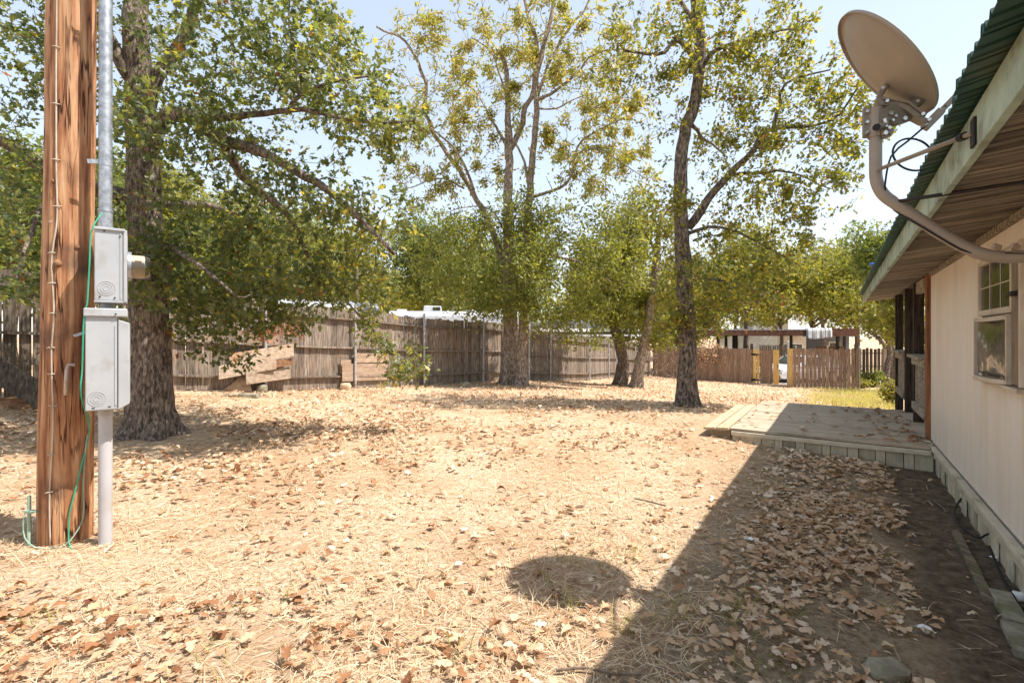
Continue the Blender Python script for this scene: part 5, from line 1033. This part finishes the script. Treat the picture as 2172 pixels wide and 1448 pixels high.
# ------------------------------------------------------------------ beyond the fences: trailers, roofs, carport, houses, car
def oriented(px, py, Y, yaw): p = P(px, py, Y); return p, Matrix.Rotation(yaw,3,'Z')
def trailer(px, Y, wpx, top_py, yaw, label, ac=None, vents=()):
    X = (px-CX)/F_PX*Y; z0 = g1(X,Y); zt = CAM_H+(HY-top_py)/F_PX*Y; L_ = wpx/F_PX*Y/math.cos(yaw); W_ = 2.3
    t_ = thing('camper_trailer', label, 'trailer', (X,Y,z0), yaw); h = zt-z0
    prof = [(-W_/2,.45),(W_/2,.45),(W_/2,h-.28)]+[(W_/2*math.cos(a)**.6, h-.28+.28*math.sin(a)) for a in np.linspace(.25,math.pi/2,6)]
    prof += [(-x,z) for x,z in reversed(prof[3:-1])]+[(-W_/2,h-.28)]
    mb = MB(); v = [(-L_/2,y,z) for y,z in prof]+[(L_/2,y,z) for y,z in prof]; k = len(prof)
    mb.add(v, [tuple(range(k-1,-1,-1)), tuple(range(k,2*k))]+[(i,(i+1) % k,(i+1) % k+k,i+k) for i in range(k)]); part('body', mb, M['rv_roof'], t_, local=True, smooth=35)
    n = int(L_/.6)
    for i in range(1,n):
        x = -L_/2+i*L_/n; q = [(x,y*1.004,z+.004) for y,z in prof[2:]]; part('roof_seam', MB().tube(q, .009, 4), M['rv_roof'], t_, local=True)
    for sx in (-.25,.25):
        w = part('wheel', MB().tube([(sx*L_*.4,-W_/2-.02,.36),(sx*L_*.4,-W_/2+.2,.36)], .36, 20), M['black'], t_, local=True); part('rim', MB().tube([(sx*L_*.4,-W_/2-.03,.36),(sx*L_*.4,-W_/2-.015,.36)], .2, 16), M['galv'], w, local=True)
    part('window', MB().box((0,-W_/2-.01,h*.6),(.9,.03,.5)), M['glass_dark'], t_, local=True); part('door', MB().box((L_*.3,-W_/2-.012,h*.5),(.65,.03,1.6)), M['white_paint'], t_, local=True)
    if ac is not None:
        x = ac*L_; a_ = part('air_conditioner', MB().add([(x-.40,-.35,h-.01),(x+.40,-.35,h-.01),(x+.40,.35,h-.01),(x-.40,.35,h-.01),(x-.35,-.3,h+.24),(x+.36,-.3,h+.22),(x+.36,.3,h+.22),(x-.35,.3,h+.24)], [(3,2,1,0),(4,5,6,7),(0,1,5,4),(1,2,6,5),(2,3,7,6),(3,0,4,7)]), M['rv_roof'], t_, local=True, bevel=.03)
        part('grille', MB().box((x+.17,-.335,h+.10),(.30,.03,.14)), M['glass_dark'], a_, local=True)
    for vx in vents: part('roof_vent', MB().box((vx*L_,-.2,h+.03),(.4,.4,.07)), M['white_paint'], t_, local=True, bevel=.02)
    return t_
trailer(672, 14.8, 175, 638, .62, 'short white trailer with rounded roof behind the left fence near its second steel post')
trailer(975, 21.5, 280, 661, .16, 'long white trailer with roof air conditioner behind the left fence', -.20, (-.42,.08,.30))
# neighbour mobile home right of the corner
X = (1235-CX)/F_PX*32; z0 = g1(X,32); t_ = thing('neighbour_house', 'low grey-roofed house with white eave behind the right fence section', 'house', (X,32,z0), .1); hh = CAM_H+(HY-702)/F_PX*32-z0
part('wall', MB().box2((-3.2,0,-.1),(3.2,4,hh)), M['greywall'], t_, local=True)
part('roof', MB().prism([(-3.5,hh+.15),(3.5,hh+.15),(2.9,hh+.72),(-2.2,hh+.72)], -.4, 4.4), M['shingle'], t_, local=True); part('eave_board', MB().box2((-3.5,-.46,hh-.04),(3.5,-.41,hh+.17)), M['white_paint'], t_, local=True)
for i, x in enumerate((-1.6,.2,1.9)): w = part('window', MB().box2((x-.4,-.03,hh-1.3),(x+.4,-.001,hh-.35)), M['white_paint'], t_, local=True); part('pane', MB().box2((x-.33,-.045,hh-1.22),(x+.33,-.032,hh-.42)), M['glass_dark'], w, local=True)
part('awning', MB().box2((-1.2,-2.4,hh-.32),(3.3,-.47,hh-.22)), M['white_paint'], t_, local=True)
for x in (-1.1,1.0,3.1): part('awning_post', MB().box2((x-.05,-2.3,0),(x+.05,-2.2,hh-.33)), M['white_paint'], t_, local=True)
# carport
CY = 30.0; xl = (1500-CX)/F_PX*CY; xr = (1822-CX)/F_PX*CY; zc_ = CAM_H+(HY-712)/F_PX*CY; xm = (xl+xr)/2; z0 = g1(xm,CY)
cp = thing('carport', 'open carport with flat ribbed brown metal roof on dark posts behind the gate', 'carport', (xm,CY,z0)); q = lambda x,y,z: np.array([x,y,z])
Wd = xr-xl
part('fascia', MB().box2((xl,CY,zc_+.02),(xr-1.7,CY+.05,zc_+.34)), M['carport'], cp); part('fascia', MB().box2((xr-1.69,CY-.05,zc_-.02),(xr,CY,zc_+.44)), M['carport'], cp)
part('roof', MB().box2((xl,CY+.06,zc_+.26),(xr,CY+5.5,zc_+.33)), M['carport'], cp); part('back_beam', MB().box2((xl+2.0,CY+4.9,zc_-.02),(xr-.5,CY+5.0,zc_+.25)), M['carport'], cp)
for i in range(34): x = xl+.1+i*(Wd-.3)/34; part('roof_rib', MB().box2((x,CY-.02,zc_+.345),(x+.10,CY+5.5,zc_+.40)), M['rv_roof'], cp)
for px, yy in ((1523,CY+.2),(1540,CY+2.5),(1556,CY+5),(1561,CY+4.7),(1678,CY+4.6),(1777,CY+.15),(1791,CY+4.8)): x = (px-CX)/F_PX*yy; zz0 = g1(x,yy); part('post', MB().box2((x-.07,yy-.07,zz0-.1),(x+.07,yy+.07,zc_+.25)), M['porch_dark'], cp)
# striped towel over the fascia
tx0, tx1 = (1708-CX)/F_PX*CY, (1764-CX)/F_PX*CY; v = []; f = []; nx_, nz_ = 24, 8
for i in range(nx_+1):
    for j in range(nz_+1):
        u, w = i/nx_, j/nz_; x = tx0+(tx1-tx0)*u*(1-.04*w)+.03*w; z = zc_+.47-w*(.62+.05*math.sin(u*5)) if j > 1 else zc_+.47; y = CY-.07-.03*math.sin(u*21)*w if j > 1 else CY+.5*(1-j)-.02
        v.append((x,y,z))
for i in range(nx_):
    for j in range(nz_): a0 = i*(nz_+1)+j; f.append((a0,a0+1,a0+nz_+2,a0+nz_+1))
tw = solo('towel', MB().add(v,f), M['towel'], 'black and white striped towel draped over the carport edge', 'towel', smooth=180); sm = tw.modifiers.new('thick','SOLIDIFY'); sm.thickness = .012
# white two-storey house, grey shed
X = (1625-CX)/F_PX*56; z0 = g1(X,56); t_ = thing('white_house', 'white gabled house half hidden behind the carport and trees', 'house', (X,56,z0), -.1); k_ = F_PX/56
zt1 = CAM_H+(HY-704)/k_-z0; zt2 = CAM_H+(HY-672)/k_-z0
part('wall', MB().box2((-3.4,0,-.1),(1.2,6,zt1)), M['white_paint'], t_, local=True); part('wing', MB().box2((1.25,.8,-.1),(6.8,6,zt1-.2)), M['frame_tan'], t_, local=True)
part('upper_wall', MB().prism([(-1.2,zt1+.01),(2.6,zt1+.01),(2.6,zt2-.4),(.7,zt2+.5),(-1.2,zt2-.4)], .5, 5), M['white_paint'], t_, local=True)
part('roof', MB().prism([(-3.8,zt1),(1.24,zt1),(1.1,zt1+.35),(-3.2,zt1+.9)], -.3, 6.2), M['shingle'], t_, local=True) if False else part('roof', MB().box2((-3.7,-.3,zt1+.005),(-1.25,6.2,zt1+.18)), M['shingle'], t_, local=True)
for x, z, w_, h_ in ((.9,zt2-1.0,.3,.5),(1.45,zt2-1.15,.3,.9),(2.1,1.0,.9,.9),(3.6,1.0,1.2,.9),(5.6,1.0,1.1,1.0)):
    yy = .5 if z > zt1 else .8; w = part('window', MB().box2((x-w_/2-.08,yy-.05,z-.08),(x+w_/2+.08,yy-.002,z+h_+.08)), M['white_paint'], t_, local=True); part('pane', MB().box2((x-w_/2,yy-.07,z),(x+w_/2,yy-.052,z+h_)), M['glass_dark'], w, local=True)
X = (1763-CX)/F_PX*44; z0 = g1(X,44); t_ = thing('grey_shed', 'small dark grey shed with pale framed window right of the striped towel', 'shed', (X,44,z0)); k_ = F_PX/44; zt = CAM_H+(HY-714)/k_-z0
part('wall', MB().box2((-.75,0,-.1),(1.6,2.5,zt)), M['greywall'], t_, local=True); part('roof', MB().box2((-.95,-.25,zt+.003),(1.8,2.7,zt+.14)), M['shingle'], t_, local=True)
w = part('window', MB().box2((-.25,-.05,zt-1.25),(.75,-.002,zt-.45)), M['frame_tan'], t_, local=True); part('pane', MB().box2((-.15,-.07,zt-1.15),(.65,-.052,zt-.55)), M['glass_dark'], w, local=True)
# low brown fence beyond
fence('plank_fence', 'low orange-brown fence line seen above the freestanding panel', [P(1730,740,31)[:2], P(1790,740,30)[:2]], 2.0, M['yellow_wood'] if False else M['brown_block'], [], seed=9, rails=(.2,.8))
fence('plank_fence', 'pale grey picket fence far beyond the gate opening beside the tree trunk', [P(1610,740,41)[:2], P(1676,740,39)[:2]], 2.0, M['plank'], [], seed=10, rails=(.2,.8), gap=.03)
# vehicles
def car(px, Y, yaw, label, mat, covered=False):
    X = (px-CX)/F_PX*Y; z0 = g1(X,Y)+.03; t_ = thing('parked_car', label, 'car', (X,Y,z0), yaw)
    st = [(-2.2,.45,.62,.70),(-2.1,.32,.80,.84),(-1.3,.28,.90,.88),(-.85,.27,.96,.89),(-.2,.27,1.42,.74),(.7,.27,1.46,.74),(1.45,.28,1.05,.86),(2.0,.32,.98,.84),(2.15,.42,.80,.74)]
    v = []; f = []
    for x, zl, zt, hw in st:
        ws = .92 if zt < 1.2 else .90
        for y, z in ((-ws*.92,zl),(-ws,zl+.15),(-ws,min(.86,zt-.06)),(-hw,zt-.04),(-hw*.7,zt),(hw*.7,zt),(hw,zt-.04),(ws,min(.86,zt-.06)),(ws,zl+.15),(ws*.92,zl)): v.append((x,y,z))
    k = 10
    for i in range(len(st)-1):
        for j in range(k): f.append((i*k+j,i*k+(j+1) % k,(i+1)*k+(j+1) % k,(i+1)*k+j))
    f += [tuple(range(k))[::-1], tuple((len(st)-1)*k+j for j in range(k))]
    part('body', MB().add(v,f), mat, t_, local=True, smooth=40)
    if not covered:
        part('windscreen', MB().add([(-.83,-.78,.985),(-.83,.78,.985),(-.24,.64,1.40),(-.24,-.64,1.40)],[(0,1,2,3)]), M['glass_dark'], t_, local=True)
        for s_ in (-1,1):
            part('side_window', MB().add([(-.62,s_*.915,.90),(1.2,s_*.915,.90),(.72,s_*.80,1.38),(-.15,s_*.80,1.38)],[(0,1,2,3)]), M['glass_dark'], t_, local=True)
            part('headlight', MB().sphere((-2.12,s_*.62,.70), .14, 10, 6, (.5,1.2,.6)), M['glass_dark'], t_, local=True, smooth=180)
        part('bumper', MB().box((-2.18,0,.42),(.14,1.6,.2)), M['iron'], t_, local=True, bevel=.04)
    for x in (-1.35,1.35):
        for s_ in (-1,1): w = part('wheel', MB().tube([(x,s_*.74,.32),(x,s_*.95,.32)], .33, 22), M['black'], t_, local=True, smooth=40); part('rim', MB().tube([(x,s_*.94,.32),(x,s_*.962,.32)], .21, 16), M['galv'], w, local=True)
    return t_
car(1692, 26.8, .35, 'white car whose front wheel shows through the gate opening', M['car_paint'])
car(1716, 28.2, .1, 'grey cloth covered car behind the freestanding fence panel', M['car_cover'], True)
# far power pole
pw = P(756,640,26); mb = MB(); z0 = g1(pw[0],pw[1]); mb.tube([(pw[0],pw[1],z0),(pw[0],pw[1],CAM_H+(HY-515)/F_PX*26)], [.13,.10], 10); mb.box((pw[0],pw[1],CAM_H+(HY-528)/F_PX*26),(1.4,.09,.1)); solo('power_pole', mb, M['twig'], 'thin brown power pole with crossarm rising far behind the left fence', 'pole', smooth=50)

# ------------------------------------------------------------------ fallen leaves, straw, grass
rr = np.random.default_rng(99)
def vn(x, y, s_, o=0): return np.array([mnoise.noise(Vector((a*s_, b*s_, o))) for a, b in zip(x, y)])
def field(n, y0, y1):                                       # uniform ground points in view between two distances
    y = np.sqrt(rr.random(n)*(y1**2-y0**2)+y0**2); x = (rr.random(n)*2.16-1.08)*y*1.0; l, a = LA(x, y)
    k_ = (l < .72) & ~((l > -1.56) & (l < 1.6) & (a > 6.15) & (a < 9.0)) & (np.hypot(x-PX_, y-PY_) > .14); return x[k_], y[k_]
def dens(x, y):
    l, a = LA(x, y); d = np.full(len(x), 135.0)
    d += 760*np.exp(-((x+1.5)/1.5)**2)*np.clip((2.55-y)/.5, 0, 1)
    d += 230*np.exp(-(((x+3.0)/2.0)**2+((y-6.2)/1.5)**2)) + 70*np.exp(-((y-10.2)/1.6)**2)*(x > -2)
    sh = (l > -.95) & (a < 6.4); d = np.where(sh, 100+1700*np.clip((l+.6)/.55, 0, 1)*np.clip((.42-l)/.2, 0, 1), d); d = np.where(sh & (l > .38), 26, d)
    d *= np.clip(1+1.9*vn(x, y, .8, 3)+1.1*vn(x, y, 2.4, 8), .06, 3.0); return d
Lg = Leaves()
for y0, y1, pk, tm in ((1.5,4.2,2400,0),(4.2,9,620,1),(9,17,200,2),(17,27,80,2)):
    area = 1.08*(y1**2-y0**2); x, y = field(int(area*pk*1.3), y0, y1); k_ = rr.random(len(x)) < dens(x, y)/(pk*1.3); x, y = x[k_], y[k_]; n = len(x)
    l, a = LA(x, y); z = gs(x, y)+rr.uniform(.004,.034,n)*np.clip(dens(x,y)/150, .5, 1.2)
    D = np.stack([rr.normal(0,1,n), rr.normal(0,1,n), rr.normal(0,.13,n)], 1); Nn = np.stack([rr.normal(0,.27,n), rr.normal(0,.27,n), np.where(rr.random(n) < .5, 1, -1)], 1)
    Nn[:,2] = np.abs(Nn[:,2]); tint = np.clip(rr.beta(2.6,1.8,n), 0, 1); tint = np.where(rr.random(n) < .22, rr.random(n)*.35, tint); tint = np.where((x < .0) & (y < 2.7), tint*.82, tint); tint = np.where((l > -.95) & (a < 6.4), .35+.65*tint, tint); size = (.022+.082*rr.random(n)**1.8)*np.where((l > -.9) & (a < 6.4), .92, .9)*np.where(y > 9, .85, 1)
    pos = np.stack([x,y,z],1); zs = rr.uniform(-1.2,1.8,n)
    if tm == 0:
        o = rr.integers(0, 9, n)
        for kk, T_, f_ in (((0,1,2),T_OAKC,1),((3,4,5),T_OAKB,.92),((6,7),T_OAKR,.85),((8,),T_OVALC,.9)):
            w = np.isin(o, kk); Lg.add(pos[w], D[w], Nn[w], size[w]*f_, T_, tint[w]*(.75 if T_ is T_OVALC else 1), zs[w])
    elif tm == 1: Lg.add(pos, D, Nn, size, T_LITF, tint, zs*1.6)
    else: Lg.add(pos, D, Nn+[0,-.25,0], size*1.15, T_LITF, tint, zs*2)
# leaves blown onto the deck boards
n = 150; l = np.where(rr.random(n) < .55, .7-np.abs(rr.normal(0,.25,n)), rr.uniform(-1.0,.7,n)); a = rr.uniform(6.3,8.9,n); pd = np.stack([l*NX-a*NY, l*NY+a*NX, np.full(n, DZ+.012)],1); k_ = l > -1.0
Lg.add(pd[k_], np.stack([rr.normal(0,1,n),rr.normal(0,1,n),rr.normal(0,.15,n)],1)[k_], np.stack([rr.normal(0,.3,n),rr.normal(0,.3,n),np.ones(n)],1)[k_], rr.uniform(.05,.11,n)[k_], T_OAKC, rr.beta(1.3,2.2,n)[k_], rr.uniform(-.8,1.6,n)[k_])
me = Lg.mesh('fallen_leaves'); o = bpy.data.objects.new('fallen_leaves', me); col.objects.link(o); me.materials.append(M['leaf_dry']); setp(o, 'curled brown and tan oak leaves scattered over the whole lawn and deck', 'leaves', kind='stuff')
T_BLADE = (np.array([(-.5,0,0),(.5,0,0),(.35,.55,.0),(-.35,.55,0),(0,1,0)], float), None)
def blades(name, x, y, z, length, width, up, tint, mat, label, cat):
    n = len(x); an = rr.random(n)*6.283; d = np.stack([np.cos(an)*np.sqrt(1-up**2), np.sin(an)*np.sqrt(1-up**2), up],1); sd_ = unit(np.stack([-np.sin(an)+rr.normal(0,.3,n), np.cos(an), rr.normal(0,.3,n)],1)); b = np.stack([x,y,z],1)
    bend = np.stack([np.cos(an+rr.normal(0,.9,n)), np.sin(an+rr.normal(0,.9,n)), -.25*np.sign(up)-.0*up],1)*(length*.22)[:,None]
    w = (width/2)[:,None]; m_ = b+d*(length*.55)[:,None]; t_ = b+d*length[:,None]+bend
    V = np.stack([b-sd_*w, b+sd_*w, m_+sd_*w*.8, m_-sd_*w*.8, t_],1).reshape(-1,3); i0 = np.arange(n)[:,None]*5
    me = fast_mesh(name, V, [(i0+np.array([0,1,2,3])), (i0+np.array([3,2,4]))], np.repeat(tint,5)); o = bpy.data.objects.new(name, me); col.objects.link(o); me.materials.append(mat); return setp(o, label, cat, kind='stuff')
X_, Y_, W_ = [], [], []
for y0, y1, pk, wd in ((1.5,3.2,2600,.0028),(3.2,6,1100,.0038),(6,11,330,.006),(11,20,90,.009)):
    area = 1.08*(y1**2-y0**2); x, y = field(int(area*pk), y0, y1); l, a = LA(x,y); k_ = (rr.random(len(x)) < np.clip(.55+1.1*vn(x,y,1.1,20)+.5*vn(x,y,3.1,30), .04, 1)*np.where((l > -.45) & (a < 6.5), .16, 1)*np.where((l > .25) & (a < 6.5), .3, 1)); X_.append(x[k_]); Y_.append(y[k_]); W_.append(np.full(k_.sum(), wd))
x, y, w = map(np.concatenate, (X_, Y_, W_)); n = len(x); up = np.clip(np.abs(rr.normal(0,.10,n)), 0, .9); up = np.where(rr.random(n) < .05, rr.uniform(.3,.8,n), up)
blades('dry_straw', x, y, gs(x,y)+rr.uniform(.0,.018,n), rr.uniform(.04,.15,n)*np.where(y > 6, 1.2, 1), w*rr.uniform(.7,1.4,n), up, rr.beta(2,1.6,n), M['straw'], 'matted pale straw of dead grass lying over the lawn', 'dry grass'); print('straw', n)
# living grass: patch behind the deck, small tufts elsewhere
n = 42000; y = np.sqrt(rr.random(n)*(21**2-9.2**2)+9.2**2); x = (rr.uniform(1560,1905,n)-CX)/F_PX*y; l, a = LA(x,y)
k_ = (a > 9.1) & (rr.random(n) < .75*np.clip((x/y*F_PX+CX-1690)/130, 0, 1)*np.clip(.6+.9*vn(x,y,.7,50), .1, 1)*np.where(l < .7, 1, .7)); x, y = x[k_], y[k_]; n = len(x)
tx_, ty_ = [], []
for px, py, s_, c in ((1570,1285,.05,26),(1330,1340,.045,18),(1350,1180,.05,16),(1285,1195,.05,14),(1220,1190,.05,16),(1210,1290,.03,16),(1160,1250,.05,14),(1690,1310,.05,16),(1590,1415,.05,16),(1000,1395,.06,16),(75,1320,.05,16),(470,1400,.08,22),(560,1280,.1,14),(290,1000,.1,10),(250,985,.08,10),(1550,1330,.04,14),(1440,1290,.06,22),(1450,1330,.05,12),(1880,1300,.03,10)):
    c0 = pg(px,py); tx_.append(c0[0]+rr.normal(0,s_,c)); ty_.append(c0[1]+rr.normal(0,s_,c))
tx_ = np.concatenate(tx_); ty_ = np.concatenate(ty_); m_ = len(tx_)
blades('green_grass', np.r_[x,tx_], np.r_[y,ty_], np.r_[gs(x,y),gs(tx_,ty_)]-.005, np.r_[rr.uniform(.08,.26,n),rr.uniform(.05,.15,m_)], np.r_[np.full(n,.009),np.full(m_,.0045)], np.r_[rr.uniform(.75,.99,n),rr.uniform(.6,.98,m_)], np.r_[rr.beta(2,1.7,n),rr.beta(1.5,3,m_)], M['grass'], 'yellowing green grass growing behind the deck and in small tufts', 'grass'); print('grass', n)

# shrubs by the back fence and the feathery plant beside the porch
def shrub(px, py, Y, r_, h_, label, mat, tm, n, seed, size):
    q = np.random.default_rng(seed); p = P(px,py,Y); z0 = g1(p[0],p[1]); Ls = Leaves(); mb = MB(); base = np.array([p[0],p[1],z0]); t_ = thing('shrub', label, 'shrub', tuple(base)); ps = []; dd = []
    for i in range(26):
        an = q.random()*6.28; e = base+np.array([math.cos(an)*r_*q.random()**.5, math.sin(an)*r_*.6*q.random()**.5, h_*q.uniform(.5,1)]); c = (base+e)/2+np.array([0,0,.12*h_]); pts_ = catmull([base,c,e],.12); mb.tube(pts_, np.linspace(.009,.003,len(pts_)), 4)
        k_ = max(1, n//26); u = q.random(k_)**.6*(len(pts_)-1); ps.append(pts_[u.astype(int)]+q.normal(0,.06,(k_,3))); dd.append(np.tile(e-base,(k_,1))*.4+q.normal(0,.6,(k_,3)))
    ps = np.concatenate(ps); dd = np.concatenate(dd); k_ = len(ps); Ls.add(ps, dd, q.normal(0,.5,(k_,3))+[.1,-.4,.8], q.uniform(.6,1.2,k_)*size, tm, q.beta(2,2,k_), q.uniform(-1,1,k_))
    part('stems', mb, M['twig'], t_)['kind'] = 'stuff'; part('foliage', Ls.mesh('foliage', base), mat, t_)['kind'] = 'stuff'
shrub(1848,800,23.6,.75,.85,'leafy green bush at the foot of the dark back fence',M['leaf_bg_green'],T_LANCE,1500,3,.16)
shrub(1888,850,11.5,.34,.75,'pale feathery plant growing beside the porch corner post',M['leaf_bg'],T_LANCE,900,4,.09)
shrub(1830,812,22.5,.5,.4,'low weedy clump by the end of the freestanding fence panel',M['leaf_bg'],T_LANCE,600,6,.12)

# ------------------------------------------------------------------ small things lying about
rock(1880,1440,.075,'grey mossy stone among the leaves at the bottom edge by the house',M['stone'],(1.2,.9,.6),seed=6)
def timber(p0, p1, w, h, mat, name, label, cat):
    a_, b_ = pg(*p0), pg(*p1); d = b_-a_; yaw = math.atan2(d[1],d[0]); mb = MB(); L_ = np.linalg.norm(d); n = 8; v = []; 
    for i in range(n+1):
        c = a_+d*i/n; s_ = np.array([-math.sin(yaw),math.cos(yaw),0])
        for k_, (o_, z_) in enumerate(((-w/2,-.03),(w/2,-.03),(w/2,h),(-w/2,h))): v.append(c+s_*(o_+.006*mnoise.noise(Vector((i*.9,k_,w*10))))+np.array([0,0,z_+.008*mnoise.noise(Vector((i*.7,k_*3,5)))]))
    f = [(i*4+j,i*4+(j+1) % 4,(i+1)*4+(j+1) % 4,(i+1)*4+j) for i in range(n) for j in range(4)]+[(3,2,1,0),tuple(n*4+j for j in range(4))]
    return solo(name, mb.add(v,f), mat, label, cat, bevel=.004)
timber((2028,1132),(2100,1278),.045,.022,M['old_timber'],'edging_timber','half buried old timber edging in the dark soil along the house','timber')
for i, (a_, b_, w_, lb) in enumerate((((2120,1262),(2160,1330),.085,'flat mossy stone slab at the end of the timber edging'),((2150,1332),(2185,1400),.09,'mossy slab at the right edge below the first flat slab'))): timber(a_, b_, w_, .03, M['stone'], 'stone_slab', lb, 'stone slab')
rock(2160,1270,.035,'small white stone against the skirting boards',M['paper'],(1.2,.9,.7),seed=8)
def scrap(px, py, w, label, name='paper_scrap', mat='paper', cat='litter', seed=0):
    p = pg(px,py)+[0,0,.026]; mb = MB(); q = random.Random(seed); v = []; n = 4
    for i in range(n+1):
        for j in range(n+1): v.append(p+np.array([(i/n-.5)*w,(j/n-.5)*w*1.2,.14*w*q.uniform(-1,1)+.02*w]))
    return solo(name, mb.add(v,[(i*(n+1)+j,i*(n+1)+j+1,(i+1)*(n+1)+j+1,(i+1)*(n+1)+j) for i in range(n) for j in range(n)]), M[mat], label, cat)
scrap(973,1203,.033,'small white square of paper on the sunlit straw left of the dish shadow',seed=1)
scrap(1590,1150,.05,'white crumpled tag lying in the shaded part of the lawn',seed=2)
scrap(1963,1345,.05,'crumpled silvery wrapper on the leaves near the dark soil',name='wrapper',seed=3)
scrap(2108,1190,.03,'white scrap by the skirting boards',seed=4)
scrap(985,1130,.03,'pale scrap of paper on the straw above the white square',seed=5)
def stick(pts, r_, label):
    q = [pg(*p)+np.array([0,0,.02]) for p in pts]; return solo('stick', MB().tube(catmull(q,.03), r_, 6), M['twig'], label, 'stick', smooth=60)
stick([(1345,1062),(1375,1068),(1412,1078)], .006, 'grey stick on the sunlit lawn near the shade edge')
stick([(1180,1432),(1240,1426),(1300,1438),(1360,1440)], .0055, 'pale bent twig at the bottom of the photo across the shade edge')
stick([(1200,1078),(1222,1080),(1240,1076)], .007, 'short dark stick in the middle of the sunlit lawn')
stick([(1975,1062),(1995,1078),(2012,1092)], .006, 'light bare twig on the dark soil by the skirting')
stick([(1140,812),(1200,818),(1290,824)], .02, 'long fallen branch on the ground right of the twin trunks')
q = [H(.762,4.95,.06), H(.755,4.9,.10), H(.70,4.78,.03), H(.68,4.5,.02), H(.72,4.2,.04), H(.745,4.05,.12)]
for w in q: w[2] += float(gs(w[0],w[1]))
solo('loose_cable', MB().tube(catmull(q,.04), .006, 7), M['black'], 'black cable poking out of the skirting boards onto the soil', 'cable', smooth=180)
mb = MB(); mb.tube([H(.70,3.78,.12), H(.715,3.62,.03)+[0,0,0], H(.72,3.3,.0)], .007, 6); solo('loose_cable', mb, M['black'], 'dark cord leaning on the skirting beside the mossy slabs', 'cable', smooth=180)
# blue wrapper caught on the eave
mb = MB(); mb.sphere(H(.295,6.5,2.05), .028, 8, 5, (1,1.4,.6)); solo('blue_wrapper', mb, pmat('blue_plastic',[(.3,(.03,.10,.45)),(.7,(.06,.17,.6))],rough=.4,bump=.2), 'scrap of blue plastic caught on the edge of the metal eave', 'litter')
